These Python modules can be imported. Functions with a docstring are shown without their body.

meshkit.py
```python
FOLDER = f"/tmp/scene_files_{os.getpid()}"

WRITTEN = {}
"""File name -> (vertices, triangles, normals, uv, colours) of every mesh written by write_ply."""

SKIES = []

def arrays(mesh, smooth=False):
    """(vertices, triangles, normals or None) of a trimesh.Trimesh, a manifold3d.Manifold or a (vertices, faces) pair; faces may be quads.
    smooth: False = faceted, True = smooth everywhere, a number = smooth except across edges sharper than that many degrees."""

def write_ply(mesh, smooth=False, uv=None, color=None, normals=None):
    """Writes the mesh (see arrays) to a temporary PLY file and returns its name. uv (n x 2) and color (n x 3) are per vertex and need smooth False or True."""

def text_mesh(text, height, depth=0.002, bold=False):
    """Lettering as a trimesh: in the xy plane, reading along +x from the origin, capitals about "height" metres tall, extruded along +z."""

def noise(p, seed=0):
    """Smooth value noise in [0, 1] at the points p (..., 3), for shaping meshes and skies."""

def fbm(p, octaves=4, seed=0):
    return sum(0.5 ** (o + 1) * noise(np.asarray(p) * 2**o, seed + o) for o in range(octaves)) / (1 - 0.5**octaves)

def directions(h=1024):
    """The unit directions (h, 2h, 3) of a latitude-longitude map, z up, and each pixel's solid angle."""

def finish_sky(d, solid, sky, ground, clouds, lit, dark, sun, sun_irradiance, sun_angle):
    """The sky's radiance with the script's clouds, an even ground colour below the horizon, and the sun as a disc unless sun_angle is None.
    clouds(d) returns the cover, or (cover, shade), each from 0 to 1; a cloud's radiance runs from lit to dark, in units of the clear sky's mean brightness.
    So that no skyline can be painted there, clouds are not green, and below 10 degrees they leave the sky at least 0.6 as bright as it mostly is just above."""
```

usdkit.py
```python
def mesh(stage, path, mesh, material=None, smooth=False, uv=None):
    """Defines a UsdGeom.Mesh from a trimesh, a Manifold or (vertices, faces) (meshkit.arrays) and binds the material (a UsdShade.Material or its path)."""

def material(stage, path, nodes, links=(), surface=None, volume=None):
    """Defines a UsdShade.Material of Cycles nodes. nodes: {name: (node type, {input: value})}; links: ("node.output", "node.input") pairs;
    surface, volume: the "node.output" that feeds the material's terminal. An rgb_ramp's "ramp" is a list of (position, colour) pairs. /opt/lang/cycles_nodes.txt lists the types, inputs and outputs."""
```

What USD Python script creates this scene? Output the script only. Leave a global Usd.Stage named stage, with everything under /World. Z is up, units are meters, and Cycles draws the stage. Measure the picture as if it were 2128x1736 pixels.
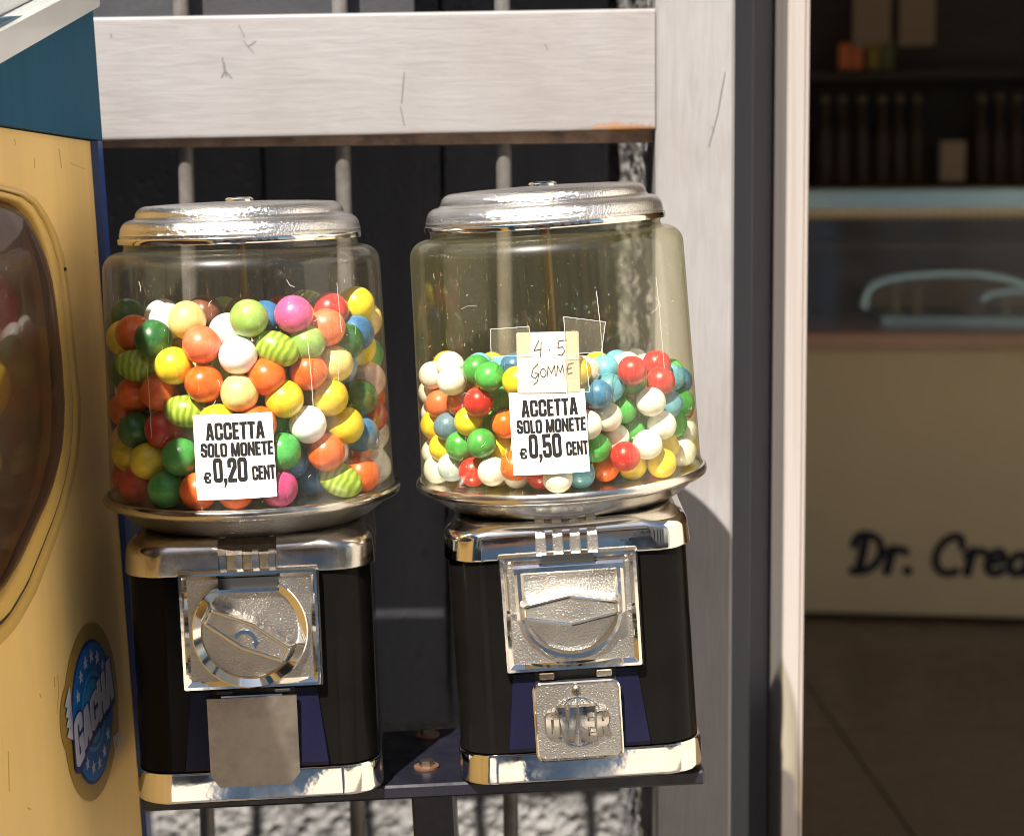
import math, random
import numpy as np, trimesh, usdkit, meshkit, manifold3d
from shapely.geometry import Polygon, LineString, Point, box as sbox
from shapely.ops import unary_union
from shapely import affinity
from pxr import Usd, UsdGeom, UsdLux, UsdShade, Gf, Sdf

stage = Usd.Stage.CreateInMemory()
UsdGeom.SetStageUpAxis(stage, 'Z'); UsdGeom.SetStageMetersPerUnit(stage, 1.0)
UsdGeom.Xform.Define(stage, '/World'); UsdGeom.Scope.Define(stage, '/World/Looks')
random.seed(7); rng = np.random.default_rng(7)

# ------------------------------------------------------------------ camera, sky, sun, exposure
EYE = np.array([0, 0, 1.30]); PITCH, ROLL = math.radians(7.5), math.radians(0.58)
FPX, CX, CY = 3900.0, 1063.5, 868.0                    # the photograph measured 2127 x 1736
_f = np.array([0, math.cos(PITCH), -math.sin(PITCH)]); _r0 = np.array([1.0, 0, 0]); _u0 = np.cross(_r0, _f)
_r = _r0 * math.cos(ROLL) - _u0 * math.sin(ROLL); _u = _u0 * math.cos(ROLL) + _r0 * math.sin(ROLL)
cam = UsdGeom.Camera.Define(stage, '/World/camera')
m = np.eye(4); m[0, :3], m[1, :3], m[2, :3], m[3, :3] = _r, _u, -_f, EYE
cam.AddTransformOp().Set(Gf.Matrix4d(*m.ravel().tolist()))
cam.CreateFocalLengthAttr(127.0); cam.CreateHorizontalApertureAttr(127.0 * 2127 / FPX)
cam.CreateVerticalApertureAttr(127.0 * 1736 / FPX)
cam.CreateFStopAttr(16.0); cam.CreateFocusDistanceAttr(1.19)
cam.CreateExposureAttr(1.25)
SUN = np.array([-0.40, -1.0, 1.30]); SUN /= np.linalg.norm(SUN)
SUN_I, SKY_S = 1.25, 0.05

def mat(name, nodes, links=(), surface=None, volume=None):
    return usdkit.material(stage, '/World/Looks/' + name, nodes, links, surface, volume)
sky = UsdLux.DomeLight.Define(stage, '/World/sky')
sky_m = mat('sky_light', {'s': ('sky_texture', {'sky_type': 'single_scattering', 'sun_disc': False, 'sun_elevation': math.asin(SUN[2]), 'sun_rotation': math.atan2(SUN[0], SUN[1])}),
                          'b': ('background_shader', {'strength': SKY_S})}, [('s.color', 'b.color')], surface='b.background')
UsdShade.MaterialBindingAPI.Apply(sky.GetPrim()).Bind(sky_m)
sky.GetPrim().SetCustomDataByKey('kind', 'structure')
sun = UsdLux.DistantLight.Define(stage, '/World/sun')
sun.CreateIntensityAttr(SUN_I); sun.CreateAngleAttr(0.53); sun.CreateNormalizeAttr(True); sun.CreateColorAttr(Gf.Vec3f(1.0, 0.93, 0.83))
zz = SUN; xx = np.cross([0, 0, 1.0], zz); xx /= np.linalg.norm(xx); yy = np.cross(zz, xx)
m = np.eye(4); m[0, :3], m[1, :3], m[2, :3] = xx, yy, zz
sun.AddTransformOp().Set(Gf.Matrix4d(*m.ravel().tolist()))

# ------------------------------------------------------------------ helpers
def ray(u, v):
    d = _f + _r * (u - CX) / FPX - _u * (v - CY) / FPX
    return d / np.linalg.norm(d)
def at(u, v, Y):
    d = ray(u, v); return EYE + d * (Y / d[1])
def proj(P):
    P = np.atleast_2d(P) - EYE; d = P @ _f
    return np.c_[CX + FPX * (P @ _r) / d, CY - FPX * (P @ _u) / d, d]
used = {}
def numbered(parent, name):
    k = (parent, name); n = used.get(k, 0); used[k] = n + 1
    return name if n == 0 else f'{name}_{n:03d}'
def settag(p, label=None, cat=None, group=None, kind=None):
    for k, v in (('label', label), ('category', cat), ('group', group), ('kind', kind)):
        if v: p.SetCustomDataByKey(k, v)
    return p
FRAMES = {}
def thing(name, label=None, cat=None, frame=None, group=None, kind=None):
    """An Xform at the thing's base; frame is a 4x4 (column vectors) or a location."""
    path = '/World/' + numbered('/World', name)
    x = UsdGeom.Xform.Define(stage, path)
    M = np.eye(4)
    if frame is not None:
        frame = np.asarray(frame, float)
        if frame.shape == (3,): M[:3, 3] = frame
        else: M = frame
    x.AddTransformOp().Set(Gf.Matrix4d(*M.T.ravel().tolist()))
    FRAMES[path] = M
    settag(x.GetPrim(), label, cat, group, kind)
    return path
def obj(name, mesh, material, parent=None, label=None, cat=None, group=None, kind=None, smooth=False, world=False):
    par = parent or '/World'
    path = par + '/' + numbered(par, name)
    if isinstance(mesh, (list,)): mesh = trimesh.util.concatenate(mesh)
    if world and parent:
        top = '/'.join(parent.split('/')[:3]); mesh = mesh.copy(); mesh.apply_transform(np.linalg.inv(FRAMES[top]))
    p = usdkit.mesh(stage, path, mesh, material, smooth=smooth)
    settag(p.GetPrim(), label, cat, group, kind)
    return path
def bx(x0, x1, y0, y1, z0, z1):
    b = trimesh.creation.box([x1 - x0, y1 - y0, z1 - z0]); b.apply_translation([(x0 + x1) / 2, (y0 + y1) / 2, (z0 + z1) / 2]); return b
def man(tm):
    return manifold3d.Manifold(manifold3d.Mesh(np.asarray(tm.vertices, np.float32), np.asarray(tm.faces, np.uint32)))
def tri(mf):
    q = mf.to_mesh(); return trimesh.Trimesh(q.vert_properties[:, :3], q.tri_verts, process=False)
def rbox(x0, x1, y0, y1, z0, z1, r=0.002):
    """A box with chamfered edges."""
    pts = []
    for X, sx in ((x0, 1), (x1, -1)):
        for Y, sy in ((y0, 1), (y1, -1)):
            for Z, sz in ((z0, 1), (z1, -1)):
                pts += [(X + sx * r, Y + sy * r, Z), (X + sx * r, Y, Z + sz * r), (X, Y + sy * r, Z + sz * r)]
    return trimesh.convex.convex_hull(np.array(pts))
def polys(g):
    return [q for q in getattr(g, 'geoms', [g]) if q.geom_type == 'Polygon' and q.area > 1e-12]
def ext(shape, depth):
    return trimesh.util.concatenate([trimesh.creation.extrude_polygon(q, depth, engine='earcut') for q in polys(shape)])
STAND = np.array([[1, 0, 0, 0], [0, 0, -1, 0], [0, 1, 0, 0], [0, 0, 0, 1.0]])
def front(shape, y, depth):
    """Extrudes a shape of the (x, z) plane from y towards -y."""
    t = ext(shape, depth); t.apply_transform(STAND); t.apply_translation([0, y, 0]); return t
def cyl(p, q, r, n=24):
    p, q = np.asarray(p, float), np.asarray(q, float)
    return trimesh.creation.cylinder(radius=r, segment=np.array([p, q]), sections=n)
def lathe(profile, n=96):
    return trimesh.creation.revolve(np.array(profile), sections=n)
def rrect(hw, hh, r, k=8):
    return sbox(-hw + r, -hh + r, hw - r, hh - r).buffer(r, quad_segs=k) if r > 0 else sbox(-hw, -hh, hw, hh)
def ring_of(hw, r, k=10, hd=None):
    hd = hd or hw; out = []
    for cx, cy, a0 in ((hw - r, -(hd - r), -90), (hw - r, hd - r, 0), (-(hw - r), hd - r, 90), (-(hw - r), -(hd - r), 180)):
        for i in range(k + 1):
            a = math.radians(a0 + 90 * i / k); out.append((cx + r * math.cos(a), cy + r * math.sin(a)))
    return np.array(out)
def loft(rings, cap=True):
    """rings: list of (n,3) arrays with the same n, counter-clockwise from below to above."""
    n = len(rings[0]); v = np.vstack(rings); f = []
    for k in range(len(rings) - 1):
        for i in range(n):
            a, b = k * n + i, k * n + (i + 1) % n
            f += [(a, b, b + n), (a, b + n, a + n)]
    if cap:
        v = np.vstack([v, rings[0].mean(0), rings[-1].mean(0)]); c0, c1 = len(v) - 2, len(v) - 1
        L = (len(rings) - 1) * n
        for i in range(n):
            f += [(c0, (i + 1) % n, i), (c1, L + i, L + (i + 1) % n)]
    return trimesh.Trimesh(v, np.array(f), process=False)
def sq_loft(sections, cap=True, k=10):
    return loft([np.c_[ring_of(hw, r, k), np.full(4 * (k + 1), z)] for z, hw, r in sections], cap)
def sweep(path, profile, closed=False):
    """profile: closed list of (offset, height); path in (x, z); height goes to -y. Offset is to the right of the path."""
    p = np.asarray(path, float); n = len(p)
    if closed: t = np.roll(p, -1, 0) - np.roll(p, 1, 0)
    else: t = np.gradient(p, axis=0)
    t /= np.linalg.norm(t, axis=1, keepdims=True); nr = np.c_[t[:, 1], -t[:, 0]]
    pr = np.asarray(profile, float); k = len(pr)
    v = np.array([[p[i, 0] + nr[i, 0] * o, -h, p[i, 1] + nr[i, 1] * o] for i in range(n) for o, h in pr]); f = []
    for i in range(n if closed else n - 1):
        j = (i + 1) % n
        for a in range(k):
            b = (a + 1) % k
            f += [(i * k + a, i * k + b, j * k + b), (i * k + a, j * k + b, j * k + a)]
    if not closed:
        for a in range(1, k - 1): f += [(0, a + 1, a), ((n - 1) * k, (n - 1) * k + a, (n - 1) * k + a + 1)]
    t = trimesh.Trimesh(v, np.array(f), process=False); trimesh.repair.fix_normals(t); return t
def moved(t, d):
    t = t.copy(); t.apply_translation(d); return t

# lettering drawn as heavy condensed capitals, height 1, stems .17
def _o(w=.48, ht=1.0, s=.165, r=.17):
    return sbox(r, r, w - r, ht - r).buffer(r, quad_segs=5).difference(sbox(s + .03, s + .03, w - s - .03, ht - s - .03).buffer(.03))
def glyph(c):
    P = Polygon
    if c == 'O' or c == '0': return _o(), .48
    if c == 'C': return _o().difference(sbox(.26, .40, .6, .61)), .48
    if c == 'G': return unary_union([_o().difference(sbox(.26, .5, .6, .64)), sbox(.26, .36, .48, .5), sbox(.36, 0, .48, .3)]), .48
    if c == 'S':
        o = _o(.46).difference(sbox(.23, .55, .6, .68)).difference(sbox(-.1, .32, .23, .45))
        return unary_union([o, P([(.02, .58), (.17, .70), (.44, .44), (.44, .30), (.29, .30)])]), .46
    if c == 'E': return unary_union([sbox(0, 0, .17, 1), sbox(0, 0, .37, .15), sbox(0, .85, .37, 1), sbox(0, .44, .34, .58)]), .38
    if c == 'L': return unary_union([sbox(0, 0, .17, 1), sbox(0, 0, .35, .15)]), .35
    if c == 'T': return unary_union([sbox(.125, 0, .295, 1), sbox(0, .84, .42, 1)]), .42
    if c == 'H': return unary_union([sbox(0, 0, .17, 1), sbox(.31, 0, .48, 1), sbox(0, .42, .48, .57)]), .48
    if c == 'A': return P([(0, 0), (.17, 0), (.20, .2), (.30, .2), (.33, 0), (.50, 0), (.36, 1), (.14, 1)]).difference(P([(.215, .35), (.285, .35), (.25, .78)])), .50
    if c == 'V': return P([(.14, 0), (.36, 0), (.5, 1), (.33, 1), (.25, .3), (.17, 1), (0, 1)]), .50
    if c == 'N': return unary_union([sbox(0, 0, .155, 1), sbox(.325, 0, .48, 1), P([(0, 1), (.14, 1), (.48, 0), (.34, 0)])]), .48
    if c == 'M': return unary_union([sbox(0, 0, .155, 1), sbox(.465, 0, .62, 1), P([(0, 1), (.19, 1), (.31, .38), (.43, 1), (.62, 1), (.38, 0), (.24, 0)])]), .62
    if c == 'R': return unary_union([sbox(0, 0, .17, 1), affinity.translate(_o(.48, .58), 0, .42), P([(.2, .5), (.36, .5), (.5, 0), (.32, 0)])]), .50
    if c == '2': return unary_union([_o(.46).intersection(sbox(-1, .62, 1, 2)), P([(.29, .7), (.46, .7), (.46, .6), (.19, .14), (0, 0), (0, .16)]), sbox(0, 0, .45, .15)]), .46
    if c == '5': return unary_union([_o(.46, .66).difference(sbox(-.1, .30, .23, .44)), sbox(0, .46, .165, 1), sbox(0, .85, .43, 1)]), .46
    if c == '€': return unary_union([_o(.5, 1, .15).difference(sbox(.3, .36, .7, .66)), sbox(-.09, .54, .34, .63), sbox(-.09, .38, .32, .47)]), .52
    if c == ',': return P([(0, .16), (.17, .16), (.17, .0), (.06, -.2), (.0, -.2), (.06, 0), (0, 0)]), .17
    return None, .2
def words(s, h, gap=.045, condense=1.0):
    x, out = 0, []
    for c in s:
        g, w = glyph(c)
        if g is not None: out.append(affinity.translate(g, x, 0))
        x += w + gap
    g = affinity.scale(unary_union(out), h * condense, h, origin=(0, 0)); return g, (x - gap) * h * condense
def strokes(lines, w, cap='round'):
    return unary_union([LineString(l).buffer(w / 2, cap_style=cap) for l in lines])

# ------------------------------------------------------------------ materials
def paint(name, col, rough=.5, metal=0.0, var=.12, vscale=8.0, bump=0.0, bscale=120.0, spec=.5, coat=0.0, stretch=None, detail=4, rvar=0.0, col2=None, aniso=0):
    n = {'g': ('texture_coordinate', {}), 'mp': ('mapping', {'scale': stretch or (1, 1, 1)}), 'n': ('noise_texture', {'scale': vscale, 'detail': detail, 'roughness': .6}),
         'r': ('rgb_ramp', {'ramp': [(.25, tuple(np.array(col) * (1 - var))), (.75, tuple(np.clip(np.array(col2 or col) * (1 + var * .6), 0, 1)))]}),
         'p': ('principled_bsdf', {'roughness': rough, 'metallic': metal, 'specular_ior_level': spec, 'coat_weight': coat, 'coat_roughness': .08})}
    l = [('g.object', 'mp.vector'), ('mp.vector', 'n.vector'), ('n.fac', 'r.fac'), ('r.color', 'p.base_color')]
    if bump:
        n['bn'] = ('noise_texture', {'scale': bscale, 'detail': 3, 'roughness': .55}); n['b'] = ('bump', {'strength': 1.0, 'distance': bump})
        l += [('mp.vector', 'bn.vector'), ('bn.fac', 'b.height'), ('b.normal', 'p.normal')]
    if rvar:
        n['rm'] = ('map_range', {'from_min': .3, 'from_max': .7, 'to_min': max(.02, rough - rvar), 'to_max': rough + rvar}); l += [('n.fac', 'rm.value'), ('rm.result', 'p.roughness')]
    return mat(name, n, l, 'p.BSDF')
def pebbled(name, col, rough, scale, dist):
    return mat(name, {'g': ('texture_coordinate', {}), 'v': ('voronoi_texture', {'scale': scale, 'feature': 'smooth_f1', 'smoothness': .6}), 'n': ('noise_texture', {'scale': scale * 1.3, 'detail': 2}),
        'mx': ('math', {'math_type': 'add'}), 'b': ('bump', {'strength': 1.0, 'distance': dist}),
        'd': ('noise_texture', {'scale': 30, 'detail': 5}), 'r': ('rgb_ramp', {'ramp': [(.35, tuple(np.array(col) * .75)), (.65, col)]}),
        'p': ('principled_bsdf', {'metallic': 1.0, 'roughness': rough})},
        [('g.object', 'v.vector'), ('g.object', 'n.vector'), ('g.object', 'd.vector'), ('d.fac', 'r.fac'), ('r.color', 'p.base_color'), ('v.distance', 'mx.value1'), ('n.fac', 'mx.value2'), ('mx.value', 'b.height'), ('b.normal', 'p.normal')], 'p.BSDF')
CHROME = paint('chrome', (.80, .77, .72), .07, 1, .10, 40, .00006, 60, rvar=.05)
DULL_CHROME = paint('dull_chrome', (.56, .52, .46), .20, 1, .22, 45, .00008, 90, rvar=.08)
LETTER = paint('worn_chrome', (.62, .58, .52), .16, 1, .3, 90, .0001, 200, rvar=.08)
RIB_DARK = paint('grimy_metal', (.10, .075, .05), .5, .6, .4, 300, .0002, 500)  # dark backing for the grooves between the ribs
SATIN = paint('satin_chrome', (.74, .71, .66), .22, 1, .12, 40, .00005, 90, rvar=.05)
STEEL = paint('worn_steel', (.27, .20, .14), .36, 1, .30, 26, .00006, 300, rvar=.1, col2=(.44, .39, .33))
PEB_LID = pebbled('pebbled_lid', (.84, .83, .82), .20, 760, .00036)
PEB_PLATE = pebbled('pebbled_plate', (.70, .67, .62), .33, 900, .00034)
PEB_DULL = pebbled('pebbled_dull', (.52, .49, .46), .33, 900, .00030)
BLACK = paint('black_enamel', (.006, .0055, .005), .14, 0, .3, 20, .00003, 200, spec=.05, rvar=.04)
NAVY = paint('navy_enamel', (.008, .008, .024), .2, 0, .3, 20, .00003, 200, spec=.3)  # near-black enamel tinted blue to paint a reflection on the chute housings
BLACK_STEEL = paint('black_painted_steel', (.010, .010, .017), .30, 0, .3, 30, .00008, 150, rvar=.1)
DARK_HOLE = paint('dark_slot', (.01, .01, .01), .7)
BALL_COL = {'white': (.86, .85, .84), 'dark-green': (.012, .12, .025), 'green': (.06, .36, .07), 'lime': (.30, .48, .10), 'yellow': (.80, .60, .025), 'cream': (.83, .60, .22), 'orange': (.84, .135, .012),
    'coral': (.84, .17, .07), 'red': (.58, .022, .022), 'pink': (.70, .10, .27), 'magenta': (.42, .05, .16), 'pale-pink': (.80, .45, .45), 'blue': (.045, .17, .36), 'grey-blue': (.12, .22, .34), 'navy': (.018, .045, .11), 'sky-blue': (.14, .42, .62), 'pale-blue': (.52, .64, .74), 'brown': (.16, .05, .025)}
def candy(name, col):
    return mat(name, {'g': ('texture_coordinate', {}), 'n': ('noise_texture', {'scale': 130, 'detail': 5, 'roughness': .65}), 'n2': ('noise_texture', {'scale': 900, 'detail': 1}),
        'o': ('object_info', {}), 'n3': ('noise_texture', {'scale': 45, 'detail': 2}), 'b': ('bump', {'strength': 1, 'distance': .00025}),
        'r': ('rgb_ramp', {'ramp': [(.28, tuple(np.array(col) * .70)), (.50, col), (.74, tuple(np.clip(np.array(col) * 1.12 + .05, 0, 1)))]}),
        'h': ('hsv', {'hue': .5, 'saturation': 1.0, 'value': 1.0}), 'hm': ('map_range', {'to_min': .86, 'to_max': 1.06}),
        'p': ('principled_bsdf', {'roughness': .34, 'specular_ior_level': .45, 'subsurface_weight': .0, 'coat_weight': .25, 'coat_roughness': .18})},
        [('g.object', 'n.vector'), ('g.object', 'n2.vector'), ('g.object', 'n3.vector'), ('n.fac', 'r.fac'), ('r.color', 'h.color'), ('o.random', 'hm.value'), ('hm.result', 'h.value'), ('h.color', 'p.base_color'), ('n3.fac', 'b.height'), ('b.normal', 'p.normal')], 'p.BSDF')
BALL = {k: candy('candy_' + k.replace('-', '_'), c) for k, c in BALL_COL.items()}
BALL['melon'] = mat('candy_melon', {'g': ('texture_coordinate', {}), 'w': ('wave_texture', {'wave_type': 'bands', 'bands_direction': 'z', 'scale': 72, 'distortion': 3.0, 'detail': 2, 'detail_scale': 1.5}),
    'r': ('rgb_ramp', {'ramp': [(.2, (.19, .32, .022)), (.5, (.29, .43, .035)), (.85, (.40, .50, .065))]}), 'p': ('principled_bsdf', {'roughness': .35, 'coat_weight': .25, 'coat_roughness': .2})},
    [('g.object', 'w.vector'), ('w.fac', 'r.fac'), ('r.color', 'p.base_color')], 'p.BSDF')
def clear_plastic(name, tint, haze_col, haze, scratch=.5, gl=.9, edge=None):
    """Thin clear plastic: transparent and glossy by view angle, with a faint worn haze, scratches and dust."""
    return mat(name, {'lw': ('layer_weight', {'blend': .5}), 'pw': ('math', {'math_type': 'power', 'value2': 4.6}), 'ma': ('math', {'math_type': 'multiply_add', 'value2': .75 * gl, 'value3': .06}),
        't': ('transparent_bsdf', {}), 'pe': ('math', {'math_type': 'power', 'value2': 5.0}), 'ec': ('mix_color', {'a': tint, 'b': edge or tuple(np.array(tint) * .75)}), 'g1': ('glossy_bsdf', {'color': (1, 1, 1), 'roughness': .05}), 'g2': ('glossy_bsdf', {'color': (1, 1, 1), 'roughness': .34}), 'gl': ('mix_closure', {'fac': .38}), 'm1': ('mix_closure', {}),
        'g': ('texture_coordinate', {}), 'mp': ('mapping', {'scale': (170, 170, 16), 'rotation': (.25, .2, 0)}), 'n1': ('noise_texture', {'scale': 6, 'detail': 2, 'roughness': .5, 'distortion': .6}),
        'c1': ('rgb_ramp', {'ramp': [(.0, (0, 0, 0)), (.69, (0, 0, 0)), (.73, (1, 1, 1)), (1, (1, 1, 1))]}),
        'n2': ('noise_texture', {'scale': 420, 'detail': 2}), 'c2': ('rgb_ramp', {'ramp': [(0, (0, 0, 0)), (.715, (0, 0, 0)), (.77, (1, 1, 1)), (1, (1, 1, 1))]}),
        'n3': ('noise_texture', {'scale': 9, 'detail': 4}), 'c3': ('map_range', {'from_min': .3, 'from_max': .75, 'to_min': haze * .5, 'to_max': haze * 1.5}),
        'mm': ('math', {'math_type': 'maximum'}), 'ms': ('math', {'math_type': 'multiply', 'value2': scratch}), 'ad': ('math', {'math_type': 'add', 'use_clamp': True}),
        'd': ('diffuse_bsdf', {'color': haze_col}), 'tl': ('translucent_bsdf', {'color': haze_col}), 'dm': ('mix_closure', {'fac': .45}), 'm2': ('mix_closure', {})},
        [('lw.facing', 'pe.value1'), ('pe.value', 'ec.fac'), ('ec.result', 't.color'), ('lw.facing', 'pw.value1'), ('pw.value', 'ma.value1'), ('ma.value', 'm1.fac'), ('t.BSDF', 'm1.closure1'), ('g1.BSDF', 'gl.closure1'), ('g2.BSDF', 'gl.closure2'), ('gl.closure', 'm1.closure2'), ('g.object', 'mp.vector'), ('mp.vector', 'n1.vector'), ('n1.fac', 'c1.fac'),
         ('g.object', 'n2.vector'), ('n2.fac', 'c2.fac'), ('g.object', 'n3.vector'), ('n3.fac', 'c3.value'), ('c1.color', 'mm.value1'), ('c2.color', 'mm.value2'), ('mm.value', 'ms.value1'), ('ms.value', 'ad.value1'), ('c3.result', 'ad.value2'),
         ('d.BSDF', 'dm.closure1'), ('tl.BSDF', 'dm.closure2'), ('ad.value', 'm2.fac'), ('m1.closure', 'm2.closure1'), ('dm.closure', 'm2.closure2')], 'm2.closure')
GLOBE_L = clear_plastic('clear_globe_plastic', (.985, .98, .95), (.78, .70, .38), .020, .28, edge=(.72, .66, .42))
GLOBE_R = clear_plastic('yellowed_globe_plastic', (.975, .965, .84), (.76, .70, .26), .026, .30, edge=(.50, .44, .20))
CLEAR = clear_plastic('clear_window_plastic', (.50, .39, .30), (.65, .60, .50), .012, .3, .45)
LID_PLASTIC = clear_plastic('clear_cover_plastic', (.95, .97, .98), (.80, .82, .85), .05, .3, .6)
SCRATCH = paint('scuffed_plastic', (.75, .72, .62), .5)
TAPE = clear_plastic('clear_tape', (.98, .97, .92), (.8, .76, .6), .07, .3, .5)
STICKER = paint('sticker_paper', (.80, .775, .74), .45, var=.04, vscale=60)
NOTE = None
INK = paint('black_ink', (.012, .011, .012), .5)
PENCIL = paint('pen_ink', (.05, .045, .05), .5)

# gate paint: brushed, chipped and rusting along the edges of the rail
GY = 1.50                                                # front face of the gate
RTL, RTR, RBL, RBR = at(182, 36, GY), at(1362, 17, GY), at(205, 293, GY), at(1362, 270, GY)
ZT, ZB = (RTL[2] + RTR[2]) / 2, (RBL[2] + RBR[2]) / 2
STX0R = at(1362, 868, GY)[0]
def gate_paint(name, stretch, rail):
    n = {'g': ('geometry', {}), 'mp': ('mapping', {'scale': stretch}), 'n': ('noise_texture', {'scale': 1, 'detail': 5, 'roughness': .62, 'distortion': .9}), 'b': ('bump', {'strength': .9, 'distance': .00035}),
         'r': ('rgb_ramp', {'ramp': [(.2, (.225, .215, .218)), (.55, (.262, .252, .256)), (.85, (.295, .284, .288))]}),
         'n2': ('noise_texture', {'scale': 7, 'detail': 5, 'roughness': .6}), 'dr': ('rgb_ramp', {'ramp': [(.3, (.86, .83, .80)), (.6, (1, 1, 1))]}), 'mul': ('mix_color', {'blend_type': 'multiply', 'fac': 1.0}),
         'n3': ('noise_texture', {'scale': 75, 'detail': 6, 'roughness': .7}), 'n4': ('noise_texture', {'scale': 11, 'detail': 2}),
         'sx': ('separate_xyz', {}), 'e1': ('map_range', {'from_min': ZB + .016, 'from_max': ZB - .001, 'to_min': 0, 'to_max': .262 if rail else 0, 'clamp': True}), 'e2': ('map_range', {'from_min': ZT - .022, 'from_max': ZT, 'to_min': 0, 'to_max': .13 if rail else 0, 'clamp': True}),
         'xr': ('map_range', {'from_min': STX0R - .09, 'from_max': STX0R - .005, 'to_min': .84, 'to_max': 1.6, 'clamp': True}), 'ex': ('math', {'math_type': 'multiply'}), 'em': ('math', {'math_type': 'maximum'}), 'nx': ('math', {'math_type': 'multiply'}), 'ea': ('math', {'math_type': 'add'}), 'rc': ('rgb_ramp', {'ramp': [(0, (0, 0, 0)), (.50, (0, 0, 0)), (.60, (1, 1, 1)), (1, (1, 1, 1))]}),
         'rr': ('rgb_ramp', {'ramp': [(.3, (.07, .028, .012)), (.5, (.24, .095, .03)), (.7, (.36, .19, .085))]}), 'mx': ('mix_color', {}),
         'p': ('principled_bsdf', {'roughness': .42, 'specular_ior_level': .45})}
    l = [('g.position', 'mp.vector'), ('mp.vector', 'n.vector'), ('n.fac', 'b.height'), ('b.normal', 'p.normal'), ('n.fac', 'r.fac'), ('g.position', 'n2.vector'), ('n2.fac', 'dr.fac'), ('r.color', 'mul.a'), ('dr.color', 'mul.b'),
         ('g.position', 'n3.vector'), ('g.position', 'n4.vector'), ('g.position', 'sx.vector'), ('sx.z', 'e1.value'), ('sx.z', 'e2.value'), ('sx.x', 'xr.value'), ('e1.result', 'ex.value1'), ('xr.result', 'ex.value2'), ('ex.value', 'em.value1'), ('e2.result', 'em.value2'),
         ('n3.fac', 'nx.value1'), ('n4.fac', 'nx.value2'), ('nx.value', 'ea.value1'), ('em.value', 'ea.value2'), ('ea.value', 'rc.fac'), ('n3.fac', 'rr.fac'), ('mul.result', 'mx.a'), ('rr.color', 'mx.b'), ('rc.color', 'mx.fac'), ('mx.result', 'p.base_color')]
    return mat(name, n, l, 'p.BSDF')
GATE_H = gate_paint('gate_paint_rail', (22, 22, 210), True)
GATE_V = gate_paint('gate_paint_stile', (210, 210, 22), False)
BAR_PAINT = paint('bar_paint', (.09, .075, .062), .45, var=.4, vscale=30, bump=.0003, bscale=200, col2=(.13, .122, .118))
RUST_PAINT = paint('rusty_paint', (.13, .085, .06), .7, var=.5, vscale=45, bump=.0004, bscale=150, col2=(.30, .20, .15))
SCUFF = paint('scuffed_metal', (.13, .125, .13), .6, var=.4, vscale=300)
SHEET = paint('dark_sheet_paint', (.030, .030, .036), .5, var=.25, vscale=15, bump=.0006, bscale=60)
STUCCO = mat('grey_stucco', {'g': ('geometry', {}), 'n': ('noise_texture', {'scale': 55, 'detail': 6, 'roughness': .62}), 'n2': ('noise_texture', {'scale': 5, 'detail': 4}), 'v': ('voronoi_texture', {'scale': 70, 'feature': 'smooth_f1', 'smoothness': .5}),
    'a': ('math', {'math_type': 'add'}), 'b': ('bump', {'strength': 1, 'distance': .012}), 'r': ('rgb_ramp', {'ramp': [(.3, (.13, .128, .13)), (.6, (.235, .228, .222))]}), 'p': ('principled_bsdf', {'roughness': .85, 'specular_ior_level': .25})},
    [('g.position', 'n.vector'), ('g.position', 'n2.vector'), ('g.position', 'v.vector'), ('n.fac', 'a.value1'), ('v.distance', 'a.value2'), ('a.value', 'b.height'), ('b.normal', 'p.normal'), ('n2.fac', 'r.fac'), ('r.color', 'p.base_color')], 'p.BSDF')
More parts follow.
